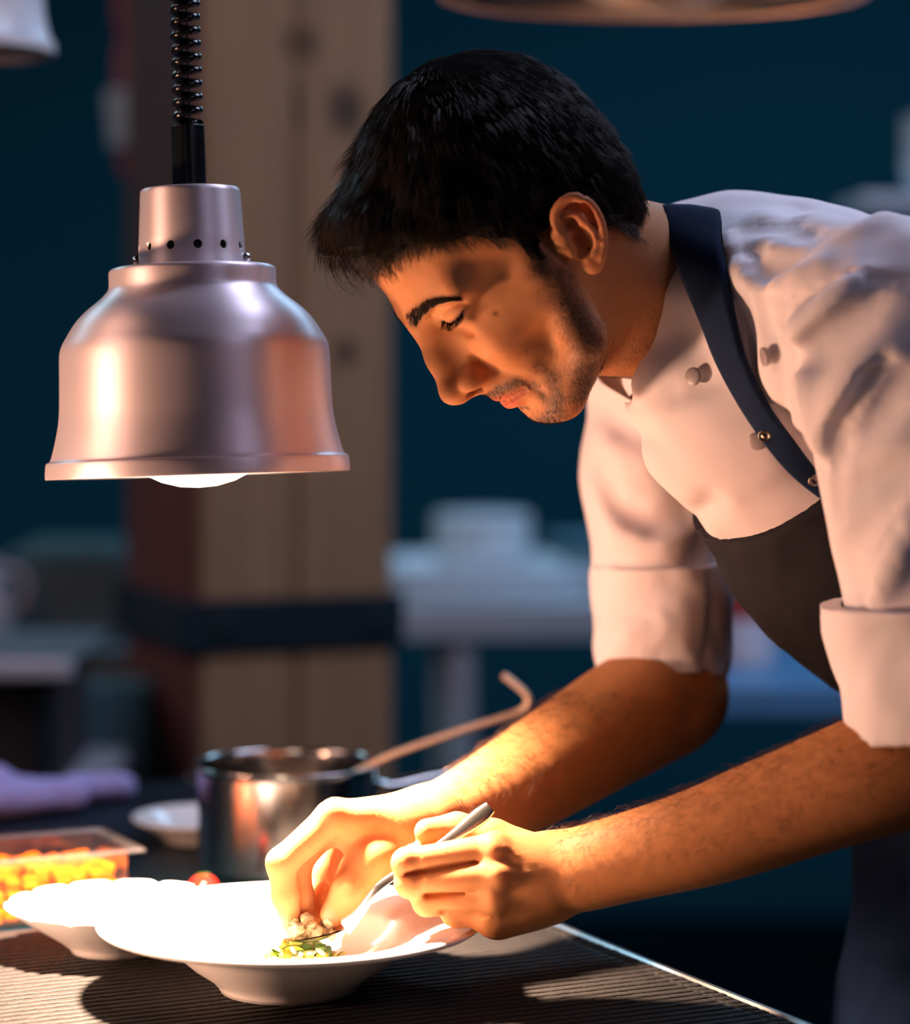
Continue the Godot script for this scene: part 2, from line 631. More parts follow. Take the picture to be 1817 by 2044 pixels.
func room() -> void:
	var g := Geo.new()
	g.box(Vector3(7, 0.1, 9), at(Vector3(0, -0.05, -1)), 0.0)
	struct("floor", g, M.dark)
	g = Geo.new()
	g.box(Vector3(7, 0.1, 9), at(Vector3(0, 2.85, -1)), 0.0)
	struct("ceiling", g, M.dark)
	g = Geo.new()
	g.box(Vector3(7, 2.8, 0.1), at(Vector3(0, 1.4, -4.6)), 0.0)
	struct("wall_back", g, M.wall)
	for sd: float in [-1.0, 1.0]:
		g = Geo.new()
		g.box(Vector3(0.1, 2.8, 9), at(Vector3(3.45 * sd, 1.4, -1)), 0.0)
		struct("wall_left" if sd < 0 else "wall_right", g, M.wall)
	g = Geo.new()
	g.box(Vector3(7, 2.8, 0.1), at(Vector3(0, 1.4, 3.45)), 0.0)
	struct("wall_front", g, M.wall)
	var k := 0
	for p in PANELS:
		var t := thing("ceiling_light", ["long cool white ceiling light above the bending man", "long blue white ceiling light near the back wall", "long pale ceiling light over the left shelves", "broad warm pink ceiling light over the near left of the room", "pale lavender ceiling light over the near right of the room"][k], "ceiling light", p[0])
		var hs := Geo.new()
		hs.box(Vector3(p[1].x + 0.04, 0.075, p[1].y + 0.04), at(Vector3(0, 0.0425, 0)), 0.004)
		obj("housing", hs, M.paint, t)
		var df := Geo.new()
		df.box(Vector3(p[1].x, 0.006, p[1].y), at(Vector3(0, 0.001, 0)), 0.001)
		var gm := mat(Color(0.8, 0.8, 0.8), 0.5)
		gm.emission_enabled = true
		gm.emission = p[2].linear_to_srgb()
		gm.emission_energy_multiplier = PANEL_GLOW[k]
		obj("diffuser", df, gm, t)
		k += 1


var PANEL_GLOW := [2.2, 2.0, 2.0, 1.5, 1.2]

func wood_material() -> StandardMaterial3D:
	# sawn timber: long grain, a few dark knots, drawn on 1 x 4 proportions
	var w := 256
	var h := 1024
	var im := Image.create(w, h, false, Image.FORMAT_RGB8)
	var nz := FastNoiseLite.new()
	nz.frequency = 1.0
	nz.fractal_octaves = 4
	var knots := [[0.75, 0.425, 0.115], [0.52, 0.396, 0.075], [0.75, 0.533, 0.065], [0.3, 0.25, 0.05], [0.62, 0.12, 0.07], [0.25, 0.72, 0.03]]
	for y in h:
		for x in w:
			var u := float(x) / w
			var v := float(y) / h
			var bend := 0.0
			var dark := 0.0
			for k in knots:
				var dx: float = u - k[0]
				var dy: float = (v - k[1]) * 4.0
				var e: float = sqrt(dx * dx + dy * dy * 5.0) / k[2]
				bend += 0.05 * exp(-e * e * 0.35) * signf(dx)
				dark = maxf(dark, clampf(1.25 - e, 0, 1))
			var g := nz.get_noise_2d((u + bend) * 26.0, v * 3.0) * 0.5 + nz.get_noise_2d((u + bend) * 90.0 + 40.0, v * 6.0) * 0.25
			var c := Color(0.74, 0.59, 0.43).lerp(Color(0.53, 0.40, 0.28), clampf(0.45 + g, 0, 1))
			c = c.lerp(Color(0.22, 0.17, 0.14), dark * 0.9)
			im.set_pixel(x, y, c)
	var m := StandardMaterial3D.new()
	m.albedo_texture = ImageTexture.create_from_image(im)
	m.roughness = 0.75
	return m

# the counter's own directions: u along its edge away from the camera, w in from the edge
const EDGE := Vector3(0.0755, 0.90, -0.201)
const INW := Vector3(-0.8983, 0, 0.4394)
const ALONG := Vector3(-0.4394, 0, -0.8983)
func C(u: float, w: float, y := 0.0) -> Vector3:
	return EDGE + ALONG * u + INW * w + Vector3(0, y, 0)
func CB() -> Basis:                      # x in from the edge, z towards the camera along the edge
	return Basis(INW, Vector3.UP, INW.cross(Vector3.UP))

func counter() -> void:
	var t := thing("serving_counter", "dark serving counter with a pale steel edge carrying the plates and pan", "counter", C(0.1, 0.5, -0.9))
	var inv := t.transform.affine_inverse()
	var g := Geo.new()
	g.box(Vector3(1.15, 0.04, 1.35), Transform3D(CB(), C(0.07, 0.583, -0.022)), 0.002)
	obj("worktop", g, M.worktop, t, inv)
	g = Geo.new()
	g.box(Vector3(0.006, 0.045, 1.35), Transform3D(CB(), C(0.07, 0.0035, -0.021)), 0.0015)
	obj("edge_trim", g, M.trim, t, inv)
	g = Geo.new()
	g.box(Vector3(1.0, 0.858, 1.25), Transform3D(CB(), C(0.09, 0.60, -0.471)), 0.004)
	obj("cabinet", g, M.dark, t, inv)
	# grooved mat: each rib of its own
	var m := thing("ribbed_mat", "black ribbed counter mat under the white plates", "mat", C(-0.1, 0.3))
	inv = m.transform.affine_inverse()
	g = Geo.new()
	g.box(Vector3(0.70, 0.0015, 0.60), Transform3D(CB(), C(-0.15, 0.36, -0.0008)), 0.0004)
	obj("backing", g, M.mat_base, m, inv)
	var r := RandomNumberGenerator.new()
	r.seed = 5
	var nz := FastNoiseLite.new()
	nz.frequency = 1.0
	nz.fractal_octaves = 3
	for k in 59:
		var u := -0.44 + k * 0.0099
		var a := rib(0.019 + r.randf_range(-0.0015, 0.001), 0.70, u, 0.0, nz, k)
		obj("rib", a, M.mat, m, inv)
		a = rib(0.0075 + r.randf_range(-0.001, 0.0015), 0.0182, u, 0.16, nz, k + 200)
		obj("rib_end", a, M.mat, m, inv)

func rib(w0: float, w1: float, u: float, slant: float, nz: FastNoiseLite, sd: int) -> Geo:
	var g := Geo.new()
	var n := maxi(6, int((w1 - w0) / 0.004))
	var rows := PackedVector3Array()
	var prof := [[-0.0037, -0.0015], [-0.0035, 0.0002], [-0.0027, 0.0010], [0.0, 0.0014], [0.0027, 0.0010], [0.0035, 0.0002], [0.0037, -0.0015]]
	for k in n + 1:
		var f := float(k) / n
		var w := lerpf(w0, w1, f)
		var e := 0.35 if k == 0 or k == n else 1.0
		var du := slant * (w0 - w) * -1.0 + nz.get_noise_2d(w * 60.0, sd * 3.7) * 0.0008
		var bulge := 1.0 + nz.get_noise_2d(w * 150.0, sd * 9.1) * 0.22
		for q in prof:
			rows.append(C(u + du + q[0] * (0.6 + 0.4 * e) * bulge, w, q[1] * (e if q[1] > 0 else 1.0)))
	g.grid(rows, prof.size(), n + 1)
	if g.n[3].y < 0:
		for k in g.n.size(): g.n[k] = -g.n[k]
		for k in range(0, g.i.size(), 3):
			var s := g.i[k]
			g.i[k] = g.i[k + 1]
			g.i[k + 1] = s
	return g

# ------------------------------------------------------------------ heat lamps
const LS := 1.0 / 3058.0
func shade_profile() -> Array:
	var out := []
	for q in [[297, 2], [302, 0], [303, 8], [301, 30], [296, 34], [291, 40], [283, 68], [276, 100], [272, 130], [270, 190], [269, 240], [265, 262], [254, 282], [236, 310], [214, 333], [190, 352], [177, 364], [169, 374], [167, 384], [167, 405], [165, 412], [159, 416], [150, 417], [112, 417]]:
		out.append(Vector2(q[0], q[1]) * LS)
	return out

func neck_wall(g: Geo, r0: float, r1: float, y0: float, y1: float, hole_y: float, hr: float, holes: int, thick: float, phase: float) -> void:
	# a tapering wall with round holes through it
	var mid := [hole_y - hr * 1.9, hole_y + hr * 1.9]
	var rad := func(y: float) -> float: return lerpf(r0, r1, (y - y0) / (y1 - y0))
	g.lathe([Vector2(r0, y0), Vector2(rad.call(mid[0]), mid[0])], holes * 8)
	g.lathe([Vector2(rad.call(mid[1]), mid[1]), Vector2(r1, y1)], holes * 8)
	var step := TAU / holes
	for hct in holes:
		var a0 := hct * step + phase
		var outer := []
		var n := 32
		for k in n:
			var an := TAU * k / n
			var dx := cos(an)
			var dy := sin(an)
			var sq := 1.0 / maxf(absf(dx), absf(dy))
			outer.append([a0 + dx * sq * step * 0.5, hole_y + dy * sq * hr * 1.9, a0 + dx * hr / r0, hole_y + dy * hr])
		var rows := PackedVector3Array()
		for ring in 3:
			for k in n:
				var q: Array = outer[k]
				var a: float = q[0] if ring == 0 else q[2]
				var y: float = q[1] if ring == 0 else q[3]
				var r: float = rad.call(y) - (thick if ring == 2 else 0.0)
				rows.append(Vector3(cos(a) * r, y, -sin(a) * r))
		var at_ := g.v.size()
		for k in rows.size():
			var p := rows[k]
			g.v.append(p)
			g.uv.append(Vector2.ZERO)
			g.n.append(Vector3(p.x, 0, p.z).normalized() if k < n * 2 else Vector3(p.x, 0, p.z).normalized())
		for ring in 2:
			for k in n:
				var a := at_ + ring * n + k
				var b := at_ + ring * n + (k + 1) % n
				g.i.append_array(PackedInt32Array([a, a + n, b, b, a + n, b + n]))

func lamp_model(label: String, coil_len: float, ceil_y: float, glow: float, col: Color, skin: Material = null) -> Node3D:
	# origin at the middle of the shade's lower edge
	var t := thing("heat_lamp", label, "heat lamp")
	var g := Geo.new()
	var raw := shade_profile()
	var pp := PackedVector3Array()
	for q in raw: pp.append(Vector3(q.x, q.y, 0))
	var prof := []
	for q in smooth_path(pp, 3): prof.append(Vector2(q.x, q.y))
	var inner := []
	for k in range(prof.size() - 1, -1, -1):
		inner.append(Vector2(maxf(prof[k].x - 0.0016, 0.001), prof[k].y - (0.0016 if prof[k].y > 0.1 else 0.0)))
	g.lathe(prof, 96)
	var sh := obj("shade", g, skin if skin else M.alu, t)
	g = Geo.new()
	g.lathe(inner, 72)
	obj("lining", g, M.alu_in, sh)
	g = Geo.new()
	neck_wall(g, 108 * LS, 100 * LS, 417 * LS, 566 * LS, 455 * LS, 9.0 * LS, 12, 0.0015, 0.21)
	g.lathe([Vector2(100, 566) * LS, Vector2(99, 571) * LS, Vector2(96, 574) * LS, Vector2(90, 575) * LS, Vector2(30, 575) * LS], 96)
	obj("neck", g, M.alu, t)
	g = Geo.new()
	g.lathe([Vector2(100, 418) * LS, Vector2(92, 560) * LS, Vector2(30, 564) * LS], 48)
	obj("inner_sleeve", g, M.black, t)
	for s: float in [-1.0, 1.0]:
		g = Geo.new()
		g.lathe([Vector2(0.0035, 0), Vector2(0.0035, 0.0015), Vector2(0.0025, 0.0035), Vector2(0.0001, 0.004)], 16)
		obj("screw", g, M.steel, t, Transform3D(Basis.from_euler(Vector3(0, 0, -s * PI / 2)), Vector3(s * 106 * LS, 432 * LS, 0.004)))
	g = Geo.new()
	g.lathe([Vector2(31, 572) * LS, Vector2(33, 576) * LS, Vector2(33, 640) * LS, Vector2(32, 700) * LS, Vector2(30, 703) * LS, Vector2(10, 703) * LS], 32)
	for k in 5:
		var a := k * TAU / 5 + 0.4
		g.take(tube_geo(PackedVector3Array([Vector3(cos(a) * 0.0101, 577 * LS, sin(a) * 0.0101), Vector3(cos(a) * 0.0099, 700 * LS, sin(a) * 0.0099)]), 0.0013, 8))
	obj("cord_sleeve", g, M.black, t)
	# coiled cord, with its thin straining wire
	var pts := PackedVector3Array()
	var turns := coil_len / (27.0 * LS)
	for k in int(turns * 18) + 1:
		var a := k * TAU / 18
		pts.append(Vector3(cos(a) * 23.5 * LS, 706 * LS + k / 18.0 * 27.0 * LS, -sin(a) * 23.5 * LS))
	g = tube_geo(pts, 8.2 * LS, 8)
	var top := 706 * LS + coil_len
	g.take(tube_geo(PackedVector3Array([pts[pts.size() - 1], Vector3(0, top + 0.01, 0), Vector3(0, top + 0.03, 0), Vector3(0, ceil_y, 0)]), 8.2 * LS, 8))
	g.take(tube_geo(PackedVector3Array([Vector3(0.001, 700 * LS, 0), Vector3(0.001, top, 0)]), 0.0006, 6))
	obj("coiled_cord", g, M.gloss, t)
	g = Geo.new()
	g.lathe([Vector2(0.045, 0), Vector2(0.045, -0.004), Vector2(0.03, -0.03), Vector2(0.006, -0.035)].map(func(q): return Vector2(q.x, q.y + ceil_y)), 32)
	orient(g, Vector3(0, ceil_y, 0))
	obj("ceiling_cup", g, M.black, t)
	# reflector bulb
	g = Geo.new()
	g.lathe([Vector2(0.0001, -0.0078), Vector2(0.012, -0.0070), Vector2(0.024, -0.0038), Vector2(0.034, 0.0012), Vector2(0.043, 0.0085), Vector2(0.046, 0.014), Vector2(0.045, 0.022), Vector2(0.034, 0.05), Vector2(0.018, 0.075), Vector2(0.013, 0.10), Vector2(0.0001, 0.102)], 48)
	var bm := mat(Color(0.85, 0.8, 0.75), 0.3)
	if glow > 0.0:
		bm.emission_enabled = true
		bm.emission = col.linear_to_srgb()
		bm.emission_energy_multiplier = glow
	obj("bulb", g, bm, t)
	return t

func tube_geo(p: PackedVector3Array, r: float, sides: int) -> Geo:
	var g := Geo.new()
	g.tube(p, r, sides)
	return g

func bulb_light(t: Node3D, called: String, col: Color, e: float, cone := 78.0) -> void:
	var s := SpotLight3D.new()
	s.name = called
	s.spot_angle = cone
	s.spot_angle_attenuation = 1.0
	s.spot_range = 8.0
	s.spot_attenuation = 2.0
	s.light_color = col.linear_to_srgb()
	s.light_energy = e
	s.light_size = 0.02
	s.shadow_enabled = true
	add_child(s)
	s.global_transform = t.global_transform * Transform3D(Basis.from_euler(Vector3(-PI / 2, 0, 0)), Vector3(0, 0.004, 0))

const WARM := Color(1.0, 0.66, 0.45)
func heat_lamps() -> void:
	carving_lamp()
	var a := lamp_model("brushed metal heat lamp on a coiled black cord, lit over the plate", 0.4, 1.62, 5.0, Color(1, 0.86, 0.68))
	a.transform = Transform3D(Basis.from_euler(Vector3(deg_to_rad(-2.6), 0, deg_to_rad(1.9))), P(396, 949, -0.04))
	bulb_light(a, "heat_lamp_bulb_light", WARM, LAMP_E, 57.0)
	var b := lamp_model("pale heat lamp hanging at the upper left corner, switched off", 0.3, 2.8 - 1.57, 0.0, WARM, M.enamel)
	b.position = P(-112, 106, -0.70)
	var c := lamp_model("out of focus heat lamp rim at the top edge, nearest the camera", 0.3, 2.8 - 1.4725, 0.0, WARM)
	c.position = Vector3(0.092, CY + 0.164, CZ - 1.25)
	# two more of the row, outside the picture
	var d := lamp_model("red glowing heat lamp left of the counter", 0.3, 1.3, 1.2, Color(1, 0.12, 0.04))
	d.position = Vector3(-0.80, 1.52, -1.45)
	bulb_light(d, "red_lamp_bulb_light", Color(1.0, 0.10, 0.05), RED_E, 85.0)
	var e := lamp_model("orange glowing heat lamp behind the camera", 0.3, 1.1, 2.0, Color(1, 0.22, 0.08))
	e.position = Vector3(-0.45, 1.7, 2.5)
	bulb_light(e, "rear_lamp_bulb_light", Color(1.0, 0.30, 0.14), 0.5, 85.0)
const LAMP_E := 4.2
const ADDED_FILL_E := 0.95  # strength of the added lamp out of view
const RED_E := 0.06

func carving_lamp() -> void:
	# an added, unseen gooseneck lamp that lights face and chest from below left
	var foot := Vector3(-0.80, TOP, 0.15)
	var head := Vector3(-0.72, 1.005, 0.13)
	var aim := (Vector3(0.03, 1.10, -0.08) - head).normalized()
	var t := thing("carving_lamp", "added unseen gooseneck lamp on the counter, lighting the man from lower left", "lamp", foot)
	var g := Geo.new()
	g.lathe([Vector2(0.0001, 0), Vector2(0.07, 0), Vector2(0.072, 0.008), Vector2(0.06, 0.018), Vector2(0.012, 0.024), Vector2(0.0001, 0.024)], 40)
	obj("base", g, M.black, t)
	var back := head - aim * 0.07
	g = tube_geo(smooth_path(PackedVector3Array([Vector3(0, 0.02, 0), Vector3(-0.01, 0.07, 0.0), (back - foot) * 0.8 + Vector3(-0.02, 0.01, 0), back - foot]), 8), 0.006, 10)
	obj("gooseneck", g, M.steel, t)
	var b := facing(head - foot, aim)
	g = Geo.new()
	g.lathe([Vector2(0.012, -0.08), Vector2(0.03, -0.075), Vector2(0.045, -0.05), Vector2(0.062, 0.0), Vector2(0.063, 0.002), Vector2(0.060, 0.001), Vector2(0.043, -0.049), Vector2(0.028, -0.072), Vector2(0.012, -0.076)], 40)
	obj("shade", g, M.alu_in, t, b)
	g = Geo.new()
	g.lathe(ball(0.028).map(func(q): return Vector2(q.x, q.y - 0.024)), 24)
	var m := mat(Color(0.8, 0.8, 0.8), 0.4)
	m.emission_enabled = true
	m.emission = Color(1.0, 0.6, 0.36).linear_to_srgb()
	m.emission_energy_multiplier = 6.0
	obj("bulb", g, m, t, b)
	var s := SpotLight3D.new()
	s.name = "carving_lamp_bulb_light"
	s.spot_angle = 50.0
	s.spot_angle_attenuation = 1.0
	s.spot_range = 8.0
	s.spot_attenuation = 2.0
	s.light_color = Color(1.0, 0.54, 0.35).linear_to_srgb()
	s.light_energy = ADDED_FILL_E
	s.light_size = 0.06
	s.shadow_enabled = true
	add_child(s)
	s.look_at_from_position(head - aim * 0.015, head + aim, Vector3.UP)

# ------------------------------------------------------------------ china, pan, spoon
func tableware() -> void:
	var g := Geo.new()
	var pr := []
	for q in [[0.01, 3], [38, 3], [40, 0], [44, 0], [45.5, 3], [50, 8], [62, 16], [73, 25.5], [77, 29.5], [80, 31], [98, 35.3], [116, 39.6], [121, 41.0], [123, 42.4], [123.4, 43.6], [122.3, 44.8], [119, 44.9], [99, 41], [82, 36.5], [76, 32], [70, 25.5], [58, 17], [44, 13], [20, 12], [0.01, 12]]:
		pr.append(Vector2(q[0], q[1]) * 0.001)
	g.lathe(pr, 128)
	var t := thing("dinner_plate", "wide rimmed white plate being garnished under the lamp", "plate", Vector3(-0.1055, TOP + 0.0012, 0.0))
	obj("plate_body", g, M.china, t)
	g = Geo.new()
	pr = []
	for q in [[0.01, 2.5], [25, 2.5], [26.5, 0], [30, 0], [31.5, 3], [38, 8], [50, 15.5], [62, 23], [70, 28.5], [74.5, 31.6], [75.6, 32.6], [74.6, 33.2], [72, 31.8], [60, 24.5], [46, 15.5], [30, 8], [15, 6], [0.01, 6]]:
		pr.append(Vector2(q[0], q[1]) * 0.001)
	var pts := PackedVector3Array()
	var segs := 192
	for p in pr:
		for s in segs:
			var an := TAU * s / segs
			var f := clampf((p.y - 0.008) / 0.022, 0, 1)
			var dent := 1.0 - absf(sin(an * 7.0 + 0.5))
			var r: float = p.x * (1.0 - 0.045 * f * dent * dent * dent)
			pts.append(Vector3(cos(an) * r, p.y - 0.0022 * f * dent * dent * dent, -sin(an) * r))
	g.grid(pts, segs, pr.size(), true)
	t = thing("fluted_bowl", "shallow white bowl with a scalloped edge left of the garnished plate", "bowl", Vector3(-0.2303, TOP + 0.0012, -0.112))
	obj("bowl_body", g, M.china, t)
	g = Geo.new()
	pr = []
	for q in [[0.01, 2], [28, 2], [30, 0], [33, 0], [34, 3], [44, 10], [58, 17.5], [60, 19], [59.5, 20.4], [57, 19.6], [43, 13], [32, 6], [0.01, 5]]:
		pr.append(Vector2(q[0], q[1]) * 0.001)
	g.lathe(pr, 72)
	t = thing("side_plate", "small white plate at the back, left of the saucepan", "plate", Vector3(-0.210, TOP, -0.535))
	obj("plate_body", g, M.china, t)
	saucepan()
	spoon()
	container()
	# cherry tomato
	t = thing("cherry_tomato", "small red tomato between the bowl and the saucepan", "tomato", Vector3(-0.186, TOP, -0.274))
	g = Geo.new()
	g.lathe(ball(0.0115).map(func(q): return Vector2(q.x, q.y * 0.92 + 0.0106)), 24)
	obj("flesh", g, M.tomato, t)
	g = Geo.new()
	for k in 5:
		var an := k * TAU / 5
		g.tube(PackedVector3Array([Vector3(0, 0.0210, 0), Vector3(cos(an) * 0.003, 0.0216, sin(an) * 0.003), Vector3(cos(an) * 0.006, 0.0202, sin(an) * 0.006)]), PackedFloat32Array([0.0008, 0.0008, 0.0002]), 5)
	obj("calyx", g, M.darkgreen, t)
	# lilac towel folded at the far left end of the counter
	var f := Field.new()
	f.cap(C(0.66, 0.10, 0.010), C(0.60, 0.42, 0.016), 0.013, 0.020, 0.02)
	f.cap(C(0.62, 0.16, 0.012), C(0.56, 0.42, 0.015), 0.014, 0.018, 0.02)
	f.cap(C(0.66, 0.22, 0.026), C(0.60, 0.43, 0.034), 0.012, 0.016, 0.02)
	f.half(Vector3(0, TOP + 0.0005, 0), Vector3.DOWN)
	f.noise = FastNoiseLite.new()
	f.noise.frequency = 22.0
	f.put(Field.NOISE, Vector3.ZERO, Vector3.ZERO, 0.004, 0, 0, false)
	var o := obj("kitchen_towel", f.build(Vector3(-0.75, 0.88, -0.95), Vector3(-0.2, 0.99, -0.4), 0.005), M.lilac)
	meta(o, "folded lilac towel at the far left end of the counter", "towel")

func saucepan() -> void:
	var t := thing("saucepan", "steel saucepan with a long handle behind the garnishing hand", "saucepan", Vector3(-0.132, TOP, -0.414))
	var g := Geo.new()
	var pr := []
	for q in [[0.01, 0], [66, 0], [70, 1.5], [71.5, 5], [71.5, 77], [72.3, 80], [74.5, 82], [74.8, 83], [73.5, 83.6], [71.5, 82.4], [70.6, 79], [70.4, 6], [67, 2.6], [0.01, 2.4]]:
		pr.append(Vector2(q[0], q[1]) * 0.001)
	g.lathe(pr, 96)
	obj("pan_body", g, M.pan, t)
	var inv := t.transform.affine_inverse()
	var a := P(742, 1556, -0.43)
	var path := smooth_path(PackedVector3Array([a, P(775, 1566, -0.435), P(850, 1551, -0.45), P(950, 1531, -0.47), P(1040, 1512, -0.49)]), 8)
	g = Geo.new()
	g.tube(path, 0.0085, 12, true, 0.45, Vector3(0, 1, 0.0))
	var hd := obj("handle", g, M.pan, t, inv)
	g = Geo.new()
	g.box(Vector3(0.004, 0.024, 0.022), Transform3D(Basis.from_euler(Vector3(0, 0.2, 0.0)), P(742, 1545, -0.425)), 0.001)
	obj("bracket", g, M.pan, hd)
	# ladle standing in the pan: its hooked handle shows
	t = thing("ladle", "ladle with a hooked copper toned handle standing in the saucepan", "ladle", P(640, 1640, -0.414))
	inv = t.transform.affine_inverse()
	path = smooth_path(PackedVector3Array([P(590, 1650, -0.40), P(640, 1588, -0.40), P(755, 1519, -0.40), P(900, 1465, -0.405), P(1020, 1427, -0.41), P(1048, 1413, -0.41), P(1055, 1397, -0.41), P(1045, 1380, -0.41), P(1005, 1347, -0.41)]), 6)
	g = Geo.new()
	g.tube(path, 0.0034, 10, true, 0.8)
	obj("handle", g, M.copper, t, inv)
	g = Geo.new()
	g.lathe([Vector2(0.0001, -0.018), Vector2(0.014, -0.014), Vector2(0.024, -0.002), Vector2(0.027, 0.012), Vector2(0.0262, 0.0125), Vector2(0.023, -0.001), Vector2(0.013, -0.0128), Vector2(0.0001, -0.0168)], 32)
	obj("cup", g, M.copper, t, Transform3D(Basis.from_euler(Vector3(0.2, 0, 0.3)), inv * P(575, 1676, -0.40)))

func spoon() -> void:
	var t := thing("spoon", "silver spoon gripped in the near hand, its tip under the garnish", "spoon", P(790, 1745, 0.03))
	var inv := t.transform.affine_inverse()
	var path := smooth_path(PackedVector3Array([P(979, 1611, 0.028), P(955, 1632, 0.029), P(902, 1672, 0.031), P(845, 1710, 0.032), P(790, 1746, 0.033), P(757, 1770, 0.033), P(735, 1798, 0.031), P(712, 1830, 0.027), P(690, 1851, 0.022)]), 6)
	var rad := smooth_vals([0.0042, 0.0056, 0.0036, 0.0026, 0.0026, 0.0028, 0.0030, 0.0040, 0.006], 6)
	var g := Geo.new()
	g.tube(path, rad, 12, true, 0.28, Vector3(0.45, 0.75, 0.5))
	obj("handle", g, M.silver, t, inv)
	# bowl of the spoon: a shallow dish seen almost edge on
	var a := P(692, 1850, 0.022)
	var b := P(572, 1873, 0.006)
	var ax := (b - a).normalized()
	var up := (Vector3.UP - ax * ax.y).normalized()
	up = (up + Vector3(0, 0, 0.08)).normalized()
	var sd := ax.cross(up).normalized()
	var rows := PackedVector3Array()
	var n := 18
	var len := a.distance_to(b)
	for side in 2:
		for k in n + 1:
			var f := float(k) / n
			var wd := 0.0135 * pow(sin(PI * clampf(f * 0.92 + 0.08, 0, 1)), 0.6)
			for q in 9:
				var v := q / 4.0 - 1.0
				var dip := -0.0042 * (1.0 - v * v) * sin(PI * f)
				rows.append(a + ax * len * f + sd * wd * v + up * (dip + (0.0 if side == 0 else -0.0009)))
	for side in 2:
		var g2 := Geo.new()
		g2.grid(rows.slice(side * (n + 1) * 9, (side + 1) * (n + 1) * 9), 9, n + 1)
		var want := up if side == 0 else -up
		if g2.n[40].dot(want) < 0:
			for k in g2.n.size(): g2.n[k] = -g2.n[k]
			for k in range(0, g2.i.size(), 3):
				var s := g2.i[k]
				g2.i[k] = g2.i[k + 1]
				g2.i[k + 1] = s
		if side == 0: g = g2
		else: g.take(g2)
	obj("spoon_bowl", g, M.silver, t, inv)

func container() -> void:
	var t := thing("plastic_container", "clear plastic container of diced yellow fruit behind the fluted bowl", "container", C(0.207, 0.345))
	var inv := t.transform.affine_inverse()
	var g := Geo.new()
	var th := 0.0015
	for q in [[0.165, 0.345, 0.155, true], [0.249, 0.345, 0.155, true], [0.207, 0.268, 0.084, false], [0.207, 0.422, 0.084, false]]:
		var sz := Vector3(q[2], 0.046, th) if q[3] else Vector3(th, 0.046, q[2])
		g.box(sz, Transform3D(CB(), C(q[0], q[1], 0.0235)), 0.0004)
	g.box(Vector3(0.154, th, 0.083), Transform3D(CB(), C(0.207, 0.345, 0.0016)), 0.0004)
	obj("tub", g, M.clear, t, inv)
	g = Geo.new()
	for q in [[0.1605, 0.345, 0.178, true], [0.2535, 0.345, 0.178, true], [0.207, 0.2605, 0.086, false], [0.207, 0.4295, 0.086, false]]:
		var sz := Vector3(q[2], 0.0025, 0.010) if q[3] else Vector3(0.010, 0.0025, q[2])
		g.box(sz, Transform3D(CB(), C(q[0], q[1], 0.0475)), 0.0008)
	obj("rim", g, M.rim, t, inv)
	var r := RandomNumberGenerator.new()
	r.seed = 31
	var proto: MeshInstance3D = null
	g = Geo.new()
	g.box(Vector3(0.0116, 0.0112, 0.0114), Transform3D(), 0.0018)
	var nz := 7
	for layer in 3:
		for x in 12:
			for z in nz:
				if layer < 2 and z > 1 and x > 0: continue
				if layer == 2 and r.randf() < 0.45: continue
				var p := C(0.1735 + z * 0.0116 + r.randf_range(-0.0004, 0.0004), 0.277 + x * 0.0124 + r.randf_range(-0.0005, 0.0005), 0.0080 + layer * 0.0105 + (r.randf_range(-0.002, 0.002) if layer == 2 else 0.0))
				var b := CB() * Basis.from_euler(Vector3(r.randf_range(-0.35, 0.35), r.randf_range(-0.3, 0.3), r.randf_range(-0.35, 0.35)))
				if proto == null:
					proto = obj("fruit_dice", g, M.mango)
					meta(proto, "yellow orange fruit dice heaped in the clear plastic container", "fruit dice", "diced yellow fruit in the clear container")
					proto.transform = Transform3D(b, p)
				else:
					var c := proto.duplicate()
					c.name = numbered("fruit_dice")
					add_child(c)
					c.transform = Transform3D(b, p)

func lump(r: RandomNumberGenerator, size: Vector3, rough: float, sd: int) -> Geo:
	var g := Geo.new()
	var nz := FastNoiseLite.new()
	nz.seed = sd
	nz.frequency = 1.1
	var pts := PackedVector3Array()
	for k in 9:
		for s in 14:
			var a := -PI / 2 + PI * k / 8.0
			var b := TAU * s / 14.0
			var d := Vector3(cos(a) * cos(b), sin(a), -cos(a) * sin(b))
			d *= 1.0 + rough * nz.get_noise_3dv(d * 1.6)
			pts.append(d * size)
	g.grid(pts, 14, 9, true)
	return g

func curl(w: float, l: float, bend: float) -> Geo:         # a bent slice of pepper or leaf, with thickness
	var g := Geo.new()
	var n := 10
	for side in 2:
		var rows := PackedVector3Array()
		for k in n + 1:
			var f := float(k) / n - 0.5
			var a := f * bend
			var c := Vector3(sin(a) * l / bend, (cos(a) - 1.0) * l / bend, 0)
			var o := Vector3(sin(a), cos(a), 0)
			var ww := w * (1.0 - 1.6 * f * f)
			for q in [-1.0, -0.5, 0.0, 0.5, 1.0]:
				rows.append(c + o * ((0.0011 if side == 0 else -0.0011) * (1.0 - 0.7 * q * q)) + Vector3(0, 0, ww * q * 0.5))
		var g2 := Geo.new()
		g2.grid(rows, 5, n + 1)
		if (g2.n[27].y < 0.0) == (side == 0):
			for k in g2.n.size(): g2.n[k] = -g2.n[k]
			for k in range(0, g2.i.size(), 3):
				var s := g2.i[k]
				g2.i[k] = g2.i[k + 1]
				g2.i[k + 1] = s
		g.take(g2)
	return g

